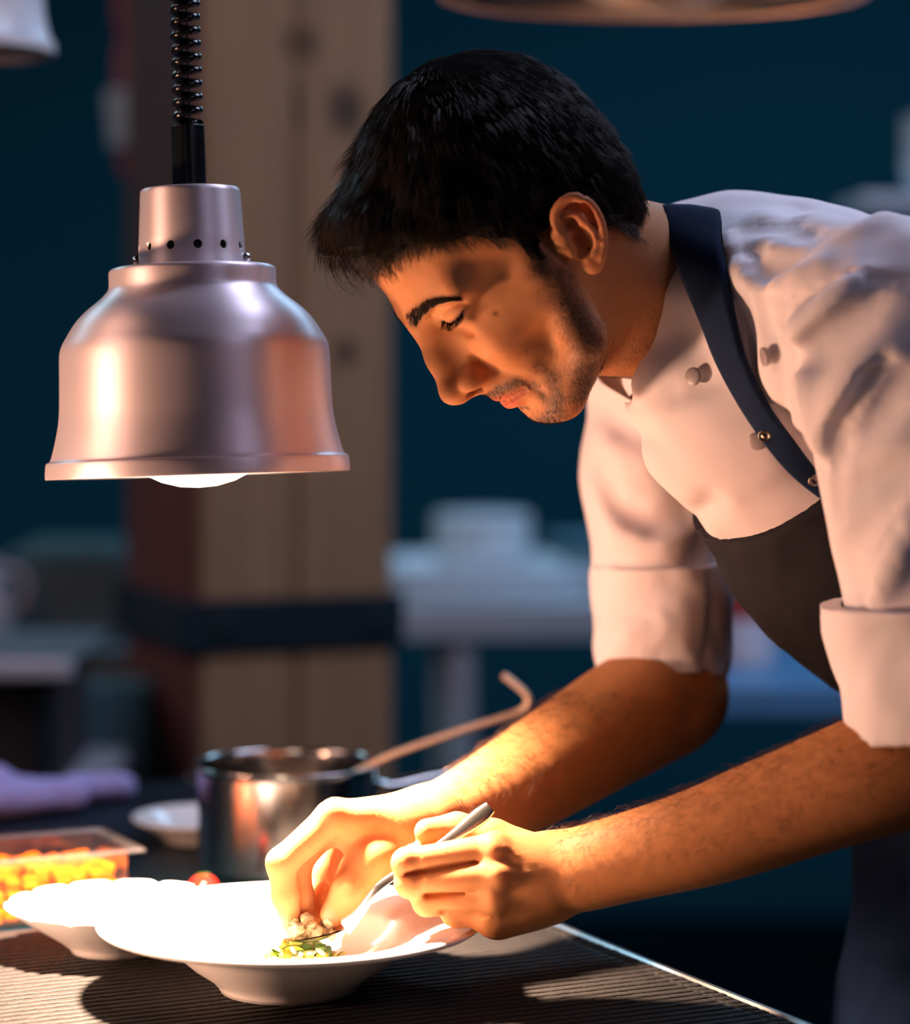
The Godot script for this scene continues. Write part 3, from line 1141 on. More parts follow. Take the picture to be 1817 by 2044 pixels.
func food() -> void:
	var r := RandomNumberGenerator.new()
	r.seed = 77
	var grp := "chopped greens heaped on the garnished plate"
	for k in 30:
		var a := k * 2.4
		var rr := 0.0235 * sqrt((k + 0.5) / 30.0)
		var p := P(603, 1905, 0.004) + Vector3(cos(a) * rr, 0, sin(a) * rr * 0.8)
		p.y = TOP + 0.0165 + 0.0155 * (1.0 - (rr / 0.025) ** 2) + r.randf_range(-0.001, 0.001)
		var m: Material = [M.green, M.lime, M.green, M.darkgreen, M.lime][k % 5]
		var look: String = ["bright green", "yellow green", "bright green", "dark green", "yellow green"][k % 5]
		var g: Geo
		if k % 3 == 0: g = curl(r.randf_range(0.008, 0.012), r.randf_range(0.016, 0.023), r.randf_range(1.2, 2.4))
		else: g = lump(r, Vector3(r.randf_range(0.004, 0.006), r.randf_range(0.003, 0.004), r.randf_range(0.0035, 0.005)), 0.5, k)
		var o := obj("chopped_vegetable", g, m, null, Transform3D(Basis.from_euler(Vector3(r.randf_range(-0.6, 0.6), r.randf_range(0, TAU), r.randf_range(-0.6, 0.6))), p))
		meta(o, look + (" curled slice in the heap on the garnished plate" if k % 3 == 0 else " diced piece in the heap on the garnished plate"), "vegetable", look + (" curled slices" if k % 3 == 0 else " diced pieces") + " heaped on the plate")
	for k in 5:
		var p := P([586, 600, 622, 590, 640][k], [1898, 1905, 1902, 1912, 1900][k], 0.026)
		var o := obj("seed", lump(r, Vector3(0.0042, 0.0015, 0.0018), 0.15, 50 + k), M.seed if k < 3 else M.cream, null, Transform3D(Basis.from_euler(Vector3(0.3, r.randf_range(0, TAU), r.randf_range(-0.9, 0.9))), p))
		meta(o, ("slim grey brown" if k < 3 else "slim cream") + " seed lying on the heap of chopped greens", "seed", ("grey brown" if k < 3 else "cream") + " seeds on the chopped greens")
	for k in 30:
		var p := P(r.randf_range(576, 662), r.randf_range(1836, 1868), r.randf_range(0.0, 0.016))
		var o := obj("garnish_crumb", lump(r, Vector3.ONE * r.randf_range(0.0020, 0.0042), 0.9, 90 + k), M.cream, null, Transform3D(Basis.from_euler(Vector3(r.randf_range(0, 3), r.randf_range(0, 3), 0)), p))
		meta(o, "pale yellow garnish crumb pinched between the fingers and the spoon", "garnish", "pale crumbs held at the fingertips")

# ------------------------------------------------------------------ pillar and the far side of the kitchen
func bench(called: String, label: String, cat: String, left: Vector3, length: float, depth: float, turn: float, edge: float, legs_at: Array, shelf := true, mt: Material = null) -> Node3D:
	# origin at the floor under the front left corner of the top; x along the front, z backwards is negative
	var t := thing(called, label, cat, Vector3(left.x, 0, left.z), turn)
	var h := left.y
	var g := Geo.new()
	g.box(Vector3(length, 0.004, depth), at(Vector3(length / 2, h - 0.002, -depth / 2)), 0.001)
	g.box(Vector3(length, edge, 0.004), at(Vector3(length / 2, h - edge / 2, -0.002)), 0.0015)
	g.box(Vector3(0.004, edge, depth), at(Vector3(0.002, h - edge / 2, -depth / 2)), 0.0015)
	obj("top", g, mt if mt else M.bench, t)
	for x in legs_at:
		for z: float in [-0.04, -depth + 0.04]:
			g = Geo.new()
			g.lathe([Vector2(0.02, 0), Vector2(0.02, h - 0.005)], 20, at(Vector3(x, 0, z)))
			obj("leg", g, M.bench, t)
	if shelf:
		g = Geo.new()
		g.box(Vector3(length - 0.06, 0.025, depth - 0.06), at(Vector3(length / 2, 0.25, -depth / 2)), 0.002)
		obj("undershelf", g, M.dark, t)
	return t

func background_things() -> void:
	# timber pillar: two beams bolted side by side with a steel strap
	var th := deg_to_rad(22.0)
	var A := Vector3(-0.3107, 0, CZ - 3.3)
	var bx := Vector3(cos(th), 0, -sin(th))
	var bz := Vector3(sin(th), 0, cos(th))
	var t := thing("timber_pillar", "square wooden pillar of two beams with a dark steel strap", "pillar", A + bx * 0.126 - bz * 0.15)
	var inv := t.transform.affine_inverse()
	var B := Basis(bx, Vector3.UP, bz)
	for q in [[0.0, 0.1235], [0.1255, 0.251]]:
		var g := Geo.new()
		var w: float = q[1] - q[0]
		var c: Vector3 = A + bx * (q[0] + w / 2) - bz * 0.15 + Vector3(0, 1.4, 0)
		beam(g, Vector3(w, 2.8, 0.30), Transform3D(B, c), q[0] / 0.251, q[1] / 0.251)
		obj("beam", g, M.wood, t, inv)
	var g := Geo.new()
	var mid := A + bx * 0.1255 - bz * 0.15 + Vector3(0, 0.972, 0)
	for q in [[Vector3(0.290, 0.066, 0.008), Vector3(-0.006, 0, 0.154)], [Vector3(0.290, 0.066, 0.008), Vector3(-0.006, 0, -0.154)], [Vector3(0.008, 0.066, 0.30), Vector3(-0.1435, 0, 0)], [Vector3(0.008, 0.066, 0.30), Vector3(0.1305, 0, 0)]]:
		g.box(q[0], Transform3D(B, mid + B * q[1]), 0.0015)
	var st := obj("strap", g, M.strap, t, inv)
	for x: float in [-0.1, 0.1]:
		g = Geo.new()
		g.lathe([Vector2(0.011, 0), Vector2(0.011, 0.005), Vector2(0.006, 0.009), Vector2(0.0001, 0.01)], 6)
		obj("bolt", g, M.strap, st, Transform3D(B * Basis.from_euler(Vector3(PI / 2, 0, 0)), mid + B * Vector3(x, 0, 0.158)))
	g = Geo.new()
	g.box(Vector3(0.012, 2.8, 0.296), Transform3D(B, A + bx * -0.0065 - bz * 0.15 + Vector3(0, 1.4, 0)), 0.002)  # added board; its dark red stands for the pillar's dim, red-lit side
	obj("side_board", g, M.pillar_side_shade, t, inv).set_meta("label", "added board painted in the dim red shade of the pillar side")
	# far worktop right of the pillar, with a tray and a white pot on it
	bench("steel_worktop", "steel worktop along the back wall, right of the pillar", "worktop", Vector3(P(770, 1207, -2.45).x, 0.915, -2.45), 1.7, 0.6, deg_to_rad(3.0), 0.052, [0.12, 0.9, 1.6])
	g = Geo.new()
	g.lathe([Vector2(0.0001, 0.002), Vector2(0.205, 0.002), Vector2(0.215, 0.004), Vector2(0.222, 0.040), Vector2(0.222, 0.046), Vector2(0.216, 0.046), Vector2(0.208, 0.01), Vector2(0.0001, 0.009)], 64)
	var o := obj("serving_tray", g, M.white, null, at(Vector3(0.04, 0.915, -2.75)))
	meta(o, "wide white round tray on the far steel worktop", "tray")
	t = thing("white_pot", "white round pot standing in the wide tray, right of the pillar", "pot", Vector3(P(962, 1080, -2.72).x, 0.924, -2.72))
	g = Geo.new()
	g.lathe([Vector2(0.0001, 0), Vector2(0.070, 0), Vector2(0.076, 0.006), Vector2(0.079, 0.05), Vector2(0.079, 0.100), Vector2(0.0001, 0.1)], 40)
	obj("pot_body", g, M.white, t)
	g = Geo.new()
	g.lathe([Vector2(0.0805, 0.1005), Vector2(0.0815, 0.104), Vector2(0.080, 0.112), Vector2(0.074, 0.117), Vector2(0.03, 0.119), Vector2(0.0001, 0.119)], 40)
	obj("lid", g, M.white, t)
	# small upper stack right of it
	g = Geo.new()
	for k in 3: g.take(lathe_geo([Vector2(0.06, 0.0), Vector2(0.105, 0.020), Vector2(0.106, 0.023), Vector2(0.06, 0.006)], 40), at(Vector3(0, 0.009 * k, 0)))
	o = obj("dish_stack", g, M.glaze, null, at(Vector3(0.245, 0.962, -2.72)))
	meta(o, "stack of blue grey dishes on the tray, right of the white pot", "dishes")
	# nearer bench at the right, blue light painted into its colour
	bench("steel_bench", "low steel bench painted as blue lit behind the bending man's sleeves", "bench", Vector3(P(1250, 1400, -1.33).x, 0.925, -1.33), 1.3, 0.55, 0.0, 0.03, [0.75, 1.2], false, M.bluelit_paint)
	t = thing("canister", "white canister with a red lid behind the man's apron", "canister", Vector3(P(1478, 1242, -1.7).x, 0.918, -1.62))
	g = Geo.new()
	g.lathe([Vector2(0.0001, 0), Vector2(0.032, 0), Vector2(0.035, 0.004), Vector2(0.035, 0.062), Vector2(0.033, 0.066), Vector2(0.0001, 0.066)], 32)
	obj("can_body", g, M.white, t)
	g = Geo.new()
	g.lathe([Vector2(0.036, 0.062), Vector2(0.0365, 0.092), Vector2(0.034, 0.096), Vector2(0.0001, 0.097)], 32)
	obj("lid", g, M.red, t)
	# left shelves
	bench("rack_shelf", "steel rack shelf behind the left side of the counter", "shelf", Vector3(P(-260, 1285, -1.9).x, 0.905, -1.9), 0.62, 0.5, deg_to_rad(2.0), 0.05, [0.03, 0.59], true, M.rack)
	t = thing("storage_bin", "cloudy grey green storage bin with a lid, left of the pillar", "bin", Vector3(P(145, 1250, -2.05).x, 0.905, -2.08))
	g = Geo.new()
	for q in [[Vector3(0.155, 0.11, 0.003), Vector3(0, 0.057, 0.09)], [Vector3(0.155, 0.11, 0.003), Vector3(0, 0.057, -0.09)], [Vector3(0.003, 0.11, 0.18), Vector3(-0.078, 0.057, 0)], [Vector3(0.003, 0.11, 0.18), Vector3(0.078, 0.057, 0)], [Vector3(0.155, 0.003, 0.18), Vector3(0, 0.0025, 0)]]:
		g.box(q[0], at(q[1]), 0.001)
	obj("tub", g, M.plastic, t)
	g = Geo.new()
	g.box(Vector3(0.168, 0.014, 0.195), at(Vector3(0, 0.12, 0)), 0.004)
	g.box(Vector3(0.13, 0.012, 0.15), at(Vector3(0, 0.132, 0)), 0.004)
	obj("lid", g, M.plastic, t)
	t = thing("milk_jug", "white jug at the left edge beside the grey green bin", "jug", Vector3(P(-30, 1290, -1.95).x, 0.905, -1.95))
	g = Geo.new()
	g.lathe([Vector2(0.0001, 0), Vector2(0.03, 0), Vector2(0.034, 0.004), Vector2(0.036, 0.05), Vector2(0.028, 0.085), Vector2(0.022, 0.10), Vector2(0.025, 0.118), Vector2(0.023, 0.118), Vector2(0.02, 0.10), Vector2(0.0001, 0.09)], 32)
	obj("jug_body", g, M.white, t)
	g = tube_geo(smooth_path(PackedVector3Array([Vector3(0.024, 0.108, 0), Vector3(0.05, 0.10, 0), Vector3(0.055, 0.07, 0), Vector3(0.034, 0.045, 0)]), 6), 0.004, 8)
	obj("handle", g, M.white, t)
	# nearer rail table at the left edge with boxes under it
	t = bench("rail_table", "narrow steel table with a bright front rail at the left edge", "table", Vector3(P(-420, 1318, -1.35).x, 0.955, -1.35), P(146, 1318, -1.35).x - P(-420, 1318, -1.35).x, 0.35, 0.0, 0.012, [], false, M.rack)
	g = Geo.new()
	var rl: float = P(146, 1318, -1.35).x - P(-420, 1318, -1.35).x
	g.box(Vector3(rl, 0.022, 0.012), at(Vector3(rl / 2, 0.946, 0.004)), 0.004)
	obj("front_rail", g, M.bench, t)
	for q in [[P(97, 1400, -1.4).x, -1.38], [P(97, 1400, -1.4).x, -1.66], [P(-400, 1400, -1.4).x, -1.38], [P(-400, 1400, -1.4).x, -1.66]]:
		g = Geo.new()
		g.box(Vector3(0.018, 0.93, 0.018), t.transform.affine_inverse() * at(Vector3(q[0], 0.465, q[1])), 0.002)
		obj("post", g, M.strap, t)
	g = Geo.new()
	g.box(Vector3(0.62, 0.02, 0.30), t.transform.affine_inverse() * at(Vector3(-0.72, 0.80, -1.53)), 0.002)
	obj("lower_shelf", g, M.bench, t)
	for q in [["brown_crate", "brown box under the bright rail at the left edge", "box", M.brown, Vector3(0.17, 0.11, 0.2), P(10, 1410, -1.5)], ]:
		g = Geo.new()
		g.box(q[4], Transform3D(), 0.004)
		o = obj(q[0], g, q[3], null, at(Vector3(q[5].x, 0.866, q[5].z)))
		meta(o, q[1], q[2])
	t = thing("steel_cabinet", "grey green steel cabinet between the rail table and the pillar", "cabinet", Vector3(P(205, 1400, -1.7).x, 0, -1.75))
	g = Geo.new()
	g.box(Vector3(0.125, 0.885, 0.12), at(Vector3(0, 0.4425, 0)), 0.003)
	obj("case", g, M.greycase, t)
	g = Geo.new()
	g.box(Vector3(0.115, 0.86, 0.006), at(Vector3(0, 0.4425, 0.0635)), 0.002)
	var dr := obj("door", g, M.greycase, t)
	g = tube_geo(PackedVector3Array([Vector3(0.045, 0.5, 0.067), Vector3(0.045, 0.5, 0.08), Vector3(0.045, 0.6, 0.08), Vector3(0.045, 0.6, 0.067)]), 0.004, 8)
	obj("handle", g, M.bench, dr)
	# red and white cloth on a hook, left of the pillar
	var f := Field.new()
	f.cap(P(265, -40, -2.1), P(285, 180, -2.1), 0.022, 0.034, 0.03)
	f.cap(P(285, 180, -2.1), P(280, 330, -2.1), 0.034, 0.03, 0.03)
	f.noise = FastNoiseLite.new()
	f.noise.frequency = 20.0
	f.put(Field.NOISE, Vector3.ZERO, Vector3.ZERO, 0.01, 0, 0, false)
	g = f.build(P(265, 0, -2.1) - Vector3(0.1, 0.35, 0.08), P(265, 0, -2.1) + Vector3(0.1, 0.1, 0.08), 0.006)
	t = thing("hanging_cloth", "dark red cloth with a white tag hanging left of the pillar", "cloth", P(275, 0, -2.1))
	inv = t.transform.affine_inverse()
	obj("cloth", g, M.red, t, inv)
	g = Geo.new()
	g.box(Vector3(0.038, 0.08, 0.006), Transform3D(Basis.from_euler(Vector3(0, -0.3, 0.1)), P(240, 235, -2.06)), 0.002)
	obj("tag", g, M.white, t, inv)
	g = Geo.new()
	g.tube(PackedVector3Array([P(265, -40, -2.1), P(265, -80, -2.1), Vector3(P(265, -80, -2.1).x, 2.8, -2.1)]), 0.003, 8)
	obj("cord", g, M.black, t, inv)
	# shelf high on the right wall side with white bowls
	t = thing("wall_shelf", "pale wall shelf high on the back wall at the right edge", "shelf", P(1900, 410, -2.2))
	g = Geo.new()
	g.box(Vector3(0.36, 0.018, 0.25), at(Vector3(0.03, 0, 0)), 0.003)
	obj("board", g, M.white, t)
	for x: float in [-0.1, 0.15]:
		g = Geo.new()
		g.box(Vector3(0.012, 0.012, 2.6 - 0.25), at(Vector3(x, -0.015, -1.17)), 0.002)
		obj("bracket", g, M.strap, t)
	g = Geo.new()
	for k in 6: g.take(lathe_geo([Vector2(0.03, 0.0), Vector2(0.055, 0.03), Vector2(0.06, 0.048), Vector2(0.057, 0.048), Vector2(0.03, 0.006)], 40), at(Vector3(0, 0.014 * k, 0)))
	o = obj("bowl_stack", g, M.white, null, at(P(1885, 410, -2.2) + Vector3(0.0, 0.009, 0.0)))
	meta(o, "stack of white bowls on the high shelf at the right edge", "bowls")

func lathe_geo(p: Array, n: int) -> Geo:
	var g := Geo.new()
	g.lathe(p, n)
	return g

func beam(g: Geo, s: Vector3, xf: Transform3D, u0: float, u1: float) -> void:
	# a long squared timber, its grain running up
	var h := s * 0.5
	var b := 0.006
	var ring := [[Vector2(-h.x + b, h.z), 0.0], [Vector2(h.x - b, h.z), 1.0], [Vector2(h.x, h.z - b), 1.05], [Vector2(h.x, -h.z + b), 2.2], [Vector2(h.x - b, -h.z), 2.25], [Vector2(-h.x + b, -h.z), 3.25], [Vector2(-h.x, -h.z + b), 3.3], [Vector2(-h.x, h.z - b), 4.4], [Vector2(-h.x + b, h.z), 4.45]]
	for k in 8:
		var p: Vector2 = ring[k][0]
		var q: Vector2 = ring[k + 1][0]
		var ua: float = u0 + (u1 - u0) * ring[k][1]
		var ub: float = u0 + (u1 - u0) * ring[k + 1][1]
		g.face([xf * Vector3(p.x, -h.y, p.y), xf * Vector3(q.x, -h.y, q.y), xf * Vector3(q.x, h.y, q.y), xf * Vector3(p.x, h.y, p.y)], [Vector2(ua, 1), Vector2(ub, 1), Vector2(ub, 0), Vector2(ua, 0)])

const FINE := 0.0018
const HAIRS := 34000

# ------------------------------------------------------------------ the chef
var HX := Transform3D()     # head frame: x to his left, y up, z out of the face

func head_frame() -> void:
	var pitch := deg_to_rad(48.0)
	var yaw := deg_to_rad(18.0)
	var f := Vector3(-cos(pitch) * cos(yaw), -sin(pitch), cos(pitch) * sin(yaw))
	var l := Vector3(sin(yaw), 0, cos(yaw))
	var u := f.cross(l)
	HX = Transform3D(Basis(l, u, f), P(1046, 508, 0.0))

func V(x: float, y: float, z: float) -> Vector3:      # millimetres
	return Vector3(x, y, z) * 0.001

func ear_at(f: float, u: float, o := 0.0) -> Vector3:
	# a point of the ear: f forward, u up, o outwards (mm), in the head frame
	var tilt := deg_to_rad(24.0)
	var flare := deg_to_rad(22.0)
	var eu := Vector3(0.08, cos(tilt), -sin(tilt))
	var ef := Vector3(-sin(flare), sin(tilt) * cos(flare), cos(tilt) * cos(flare))
	var eo := eu.cross(ef).normalized()
	return Vector3(0.0805, 0.0, -0.0125) + (eu * 0.96 * u + ef * 0.9 * f + eo * o) * 0.001

func ear_basis() -> Basis:
	var tilt := deg_to_rad(24.0)
	var flare := deg_to_rad(22.0)
	var eu := Vector3(0.08, cos(tilt), -sin(tilt)).normalized()
	var ef := Vector3(-sin(flare), sin(tilt) * cos(flare), cos(tilt) * cos(flare))
	var eo := eu.cross(ef).normalized()
	return Basis(eo, eu, eo.cross(eu) * -1.0 if false else ef)

func head_field() -> Field:
	var h := Field.new()
	h.ell(V(0, 40, -12), V(73, 84, 82))
	# neck, running down into the collar
	h.into = HX.affine_inverse()
	h.cap(P(1140, 560, -0.02), P(1410, 605, -0.072), 0.047, 0.053, 0.02)
	h.cap(P(1200, 520, -0.02), P(1360, 585, -0.07), 0.044, 0.052, 0.02)
	h.cap(P(1190, 690, -0.03), P(1330, 670, -0.05), 0.018, 0.022, 0.02)
	h.swell(P(1230, 640, 0.05), P(1330, 640, 0.03), -0.003, 0.014)
	h.into = Transform3D()
	# skull and face masses
	h.ell(V(0, 44, 20), V(61, 56, 59.5), 0.012)
	h.ell(V(0, -18, 26), V(55, 62, 50), 0.015)
	h.ell(V(0, -42, 46), V(27, 32, 33), 0.015)
	h.cap(V(58, -10, 13), V(54, -50, 27), 0.0125, 0.0125, 0.015, true)          # jaw
	h.cap(V(54, -50, 27), V(20, -77, 54), 0.0125, 0.012, 0.015, true)
	h.ell(V(0, -76, 56), V(20, 13, 15), 0.014)                             # chin
	h.ell(V(0, -62, 30), V(40, 16, 38), 0.02)
	h.cap(V(60, 0, 18), V(38, -10, 57), 0.012, 0.0125, 0.02, true)         # cheekbone
	h.cap(V(9, 28, 75), V(46, 31, 57), 0.009, 0.009, 0.014, true)        # brow
	h.cute(V(30, 15, 87), V(17, 10.5, 16), 0.012, true)                      # eye socket
	h.cute(V(14, 13, 91), V(7, 11, 10), 0.012, true)
	# eyelids: a shell over the eyeball with a narrow downcast opening
	h.ell(V(31, 17.5, 58.5), V(15.0, 12.2, 14.0), 0.005, true)
	h.swell(V(19, 24, 75), V(32, 26, 73), -0.0020, 0.0026, true)            # crease above the lid
	h.swell(V(32, 26, 73), V(46, 22, 62), -0.0022, 0.0030, true)
	h.swell(V(19, 17.5, 75), V(31, 17.5, 73), 0.0010, 0.0020, true)         # edge of the upper lid
	h.swell(V(31, 17.5, 73), V(45, 17, 63), 0.0010, 0.0020, true)
	h.cut(V(19, 15, 77), V(31, 13.6, 76), 0.0012, 0.0021, 0.0012, true)
	h.cut(V(31, 13.6, 76), V(45, 15, 66), 0.0021, 0.0012, 0.0012, true)
	h.swell(V(22, 9, 74), V(42, 9, 66), 0.0013, 0.004, true)                # lower lid
	h.swell(V(17, 13, 77), V(27, 4, 70), -0.0028, 0.0034, true)             # trough from the inner corner
	h.swell(V(27, 4, 70), V(39, -3, 66), -0.0026, 0.0032, true)
	# nose
	h.cap(V(0, 12, 70), V(0, -25, 77), 0.0115, 0.0145, 0.014)
	h.cap(V(0, 20, 79), V(0, -2, 87.5), 0.0062, 0.0068, 0.012)
	h.cap(V(0, -2, 87.5), V(0, -23, 95.5), 0.0068, 0.0085, 0.008)
	h.ell(V(0, -22.5, 94.6), V(9.6, 8.2, 9.4), 0.006)
	h.ell(V(12.5, -23.5, 83.5), V(7.6, 7.6, 11), 0.004, true)
	h.cap(V(0, -33, 83), V(0, -28.5, 95), 0.0036, 0.0042, 0.004)
	h.cute(V(8.0, -31.5, 87.5), V(3.8, 4.6, 6.2), 0.002, true)
	h.swell(V(21, -15, 76), V(21.5, -28, 73), -0.0034, 0.0034, true)
	# mouth
	h.ell(V(0, -47, 61), V(19, 15, 15.5), 0.01)
	h.cap(V(0, -47.4, 78.0), V(11, -47.8, 75), 0.0036, 0.0036, 0.004, true)
	h.cap(V(11, -47.8, 75), V(23, -51, 66.5), 0.0036, 0.0022, 0.004, true)
	h.cap(V(0, -55.8, 75.6), V(11, -55, 72.6), 0.0050, 0.0044, 0.004, true)
	h.cap(V(11, -55, 72.6), V(22, -52.5, 66), 0.0044, 0.0024, 0.004, true)
	h.swell(V(0, -51.6, 80), V(12, -51.3, 76.5), -0.0036, 0.0018, true)
	h.swell(V(12, -51.3, 76.5), V(24, -52, 69.5), -0.0030, 0.0017, true)
	h.swell(V(0, -36, 84), V(0, -46, 84), -0.0012, 0.0032)
	h.swell(V(0, -66, 76), V(12, -66, 73), -0.0028, 0.006, true)
	h.swell(V(20, -24, 77), V(33, -50, 64), -0.0017, 0.0045, true)
	h.swell(V(27, -54, 66), V(29, -60, 64), -0.0012, 0.004, true)
	h.swell(V(47, -34, 44), V(45, -42, 42), -0.0045, 0.016, true)
	h.swell(V(66, 34, 42), V(66, 22, 38), -0.003, 0.014, true)
	h.swell(V(28, -12, 70), V(38, -16, 62), 0.002, 0.012, true)
	for q in [[52, 0.5], [58, 0.45], [64, 0.4]]:                             # creases on the forehead
		h.swell(V(-30, q[0] + 2, 76), V(0, q[0], 82), -0.0005 * q[1] * 2, 0.0018)
		h.swell(V(0, q[0], 82), V(40, q[0] + 2, 70), -0.0005 * q[1] * 2, 0.0018)
	# ears
	var rim := [[11, 4, 1.2, 2.2], [13.5, 12, 2.2, 2.4], [11, 20, 3, 2.7], [3, 25, 3.6, 2.8], [-6, 24.5, 4, 2.8], [-13, 18, 4.2, 2.7], [-16, 8, 4.2, 2.5], [-15.5, -2, 3.8, 2.3], [-12, -12, 3, 2.3], [-7, -19, 2.2, 2.8]]
	h.ell(ear_at(-2, 3, -0.6), V(2.6, 22, 14), 0.003, true, ear_basis())
	h.cap(ear_at(10, 0, -6), ear_at(-4, 0, -5), 0.011, 0.008, 0.006, true)
	h.ell(ear_at(-1, -20, 0.8), V(3.6, 7, 7), 0.003, true, ear_basis())
	var rp := PackedVector3Array()
	var rr := []
	for q in rim:
		rp.append(ear_at(q[0], q[1], q[2]))
		rr.append(q[3] * 0.001)
	rp = smooth_path(rp, 3)
	var rv := smooth_vals(rr, 3)
	for k in rp.size() - 1:
		h.cap(rp[k], rp[k + 1], rv[k], rv[k + 1], 0.0012, true)
	h.cap(ear_at(11, 4, 1.2), ear_at(3, 1, 0.2), 0.0022, 0.0016, 0.002, true)   # root of the helix
	var anti := [[4, 15, 1.6], [-4, 11, 2.4], [-8.5, 3, 3], [-8.5, -6, 2.8], [-4, -12.5, 2.4], [2, -13.5, 2.6]]
	for k in anti.size() - 1:
		h.cap(ear_at(anti[k][0], anti[k][1], anti[k][2]), ear_at(anti[k + 1][0], anti[k + 1][1], anti[k + 1][2]), 0.0025, 0.0025, 0.003, true)
	h.cute(ear_at(1.5, -4, 3.2), V(6.2, 9.5, 7.5), 0.0025, true, ear_basis())     # bowl of the ear
	h.cute(ear_at(5, 9, 2.6), V(4.4, 4.6, 6), 0.0025, true, ear_basis())
	h.cute(ear_at(-11, 12, 3.4), V(2.6, 11, 2.6), 0.002, true, ear_basis())
	h.ell(ear_at(10, -6, 2.0), V(2.5, 5, 3.5), 0.003, true, ear_basis())      # tragus
	return h

func tint(c: Color, p: Vector3, a: Vector3, b: Vector3, s: float, to: Color, w: float) -> Color:
	var q := Geometry3D.get_closest_point_to_segment(p, a, b)
	var e := p.distance_to(q) / s
	return c.lerp(to, w * exp(-e * e)) if e < 3.0 else c

const SKIN := Color(0.48, 0.205, 0.088)
var BROW: Array[Vector3] = []       # points on the skin along the near brow and lash line, in the head frame
var LASH: Array[Vector3] = []
var BEARD := []                      # [from, to, spread, weight] on the skin
var LIPS := []
var MOLE: Vector3
func skin_point(f: Field, l: PackedInt32Array, x: float, y: float) -> Vector3:
	var p := V(x * 1.5, y, 112)
	var d := (V(x, y, 66) - p).normalized()
	for k in 90:
		var e := f.at(p, l)
		if e < 0.0002: break
		p += d * maxf(e * 0.7, 0.0003)
	return p

func face_lines(f: Field) -> void:
	var l := f.all()
	for s in [[V(69, -10, 16), V(66, -50, 28), 14.0, 0.85], [V(66, -50, 28), V(40, -78, 50), 14.0, 0.9], [V(40, -88, 20), V(14, -96, 34), 18.0, 0.85], [V(46, -92, -14), V(24, -104, 6), 20.0, 0.75], [V(71, 4, 18), V(69, -14, 16), 9.0, 0.9]]:
		BEARD.append([s[0], s[1], s[2] * 0.001, s[3]])
	for s in [[3, -41, 14, -41.5, 4.4, 0.95], [14, -41.5, 24, -45, 4.0, 0.9], [24, -45, 29, -54, 3.6, 0.75], [29, -54, 29, -70, 5.0, 0.7], [0, -64.5, 6, -64.5, 3.6, 0.75], [0, -80, 22, -78, 10.0, 0.92], [22, -78, 38, -68, 9.0, 0.85], [43, -46, 46, -56, 8.0, 0.6], [46, -56, 38, -68, 9.0, 0.75], [52, -30, 56, -44, 8.0, 0.45]]:
		BEARD.append([skin_point(f, l, s[0], s[1]), skin_point(f, l, s[2], s[3]), s[4] * 0.001, s[5]])
	for s in [[0, -47.4, 12, -48, 0.0027, 0.85], [12, -48, 22, -50.6, 0.0019, 0.8], [0, -55.6, 11, -55, 0.0036, 0.9], [11, -55, 21, -52.4, 0.0024, 0.85]]:
		LIPS.append([skin_point(f, l, s[0], s[1]), skin_point(f, l, s[2], s[3]), s[4], s[5], Color(0.34, 0.075, 0.05)])
	for s in [[0, -51.5, 12, -51.2, 0.0011, 0.9], [12, -51.2, 25, -52, 0.0011, 0.9]]:
		LIPS.append([skin_point(f, l, s[0], s[1]), skin_point(f, l, s[2], s[3]), s[4], s[5], Color(0.06, 0.02, 0.015)])
	MOLE = skin_point(f, l, 62, 2)
	for q in [[7, 28.5], [14, 30.5], [22, 32], [30, 33], [38, 32.5], [46, 30.5], [52, 27.5]]:
		BROW.append(skin_point(f, l, q[0], q[1]))
	for q in [[17, 15.6], [22, 14.8], [27, 14.2], [32, 14.0], [37, 14.4], [42, 15.2], [46, 16.2]]:
		LASH.append(skin_point(f, l, q[0], q[1]))

func along_line(a: Array[Vector3], u: float) -> Vector3:
	var f := u * (a.size() - 1)
	var k := mini(int(f), a.size() - 2)
	return a[k].lerp(a[k + 1], f - k)

func beard(q: Vector3) -> float:
	var w := 0.0
	for s in BEARD:
		var e: float = q.distance_to(Geometry3D.get_closest_point_to_segment(q, s[0], s[1])) / s[2]
		w = maxf(w, s[3] * exp(-e * e))
	return w

func head_colour(p: Vector3, nz: FastNoiseLite) -> Color:
	var q := Vector3(absf(p.x), p.y, p.z)
	var n := nz.get_noise_3dv(p * 1000.0)
	var n2 := nz.get_noise_3dv(p * 4000.0)
	var c := SKIN * (1.0 + 0.10 * n)
	var dark := Color(0.055, 0.036, 0.030)
	var w := beard(q)
	w *= clampf(1.0 + 0.5 * n2, 0, 1)
	c = c.lerp(dark, clampf(w * 1.1, 0, 0.88))
	for k in BROW.size() - 1:
		c = tint(c, q, BROW[k], BROW[k + 1], lerpf(0.0044, 0.0018, float(k) / BROW.size()), Color(0.012, 0.009, 0.008), 0.92)
	for k in LASH.size() - 1:
		c = tint(c, q, LASH[k], LASH[k + 1], 0.0021, Color(0.010, 0.007, 0.007), 0.97)
	for s in LIPS:
		c = tint(c, q, s[0], s[1], s[2], s[4], s[3])
	c = tint(c, q, ear_at(-14, 8, 4), ear_at(0, 24, 4), 0.012, Color(0.48, 0.16, 0.09), 0.5)
	c = tint(c, p, MOLE, MOLE + V(0, 0.1, 0), 0.0016, Color(0.03, 0.012, 0.01), 0.95)
	return c

func ball(r: float, cut_ := 1.0) -> Array:
	var out := []
	for k in 17:
		var a := -PI / 2 + PI * k / 16.0
		out.append(Vector2(maxf(cos(a) * r, 1e-5), sin(a) * r))
	return out

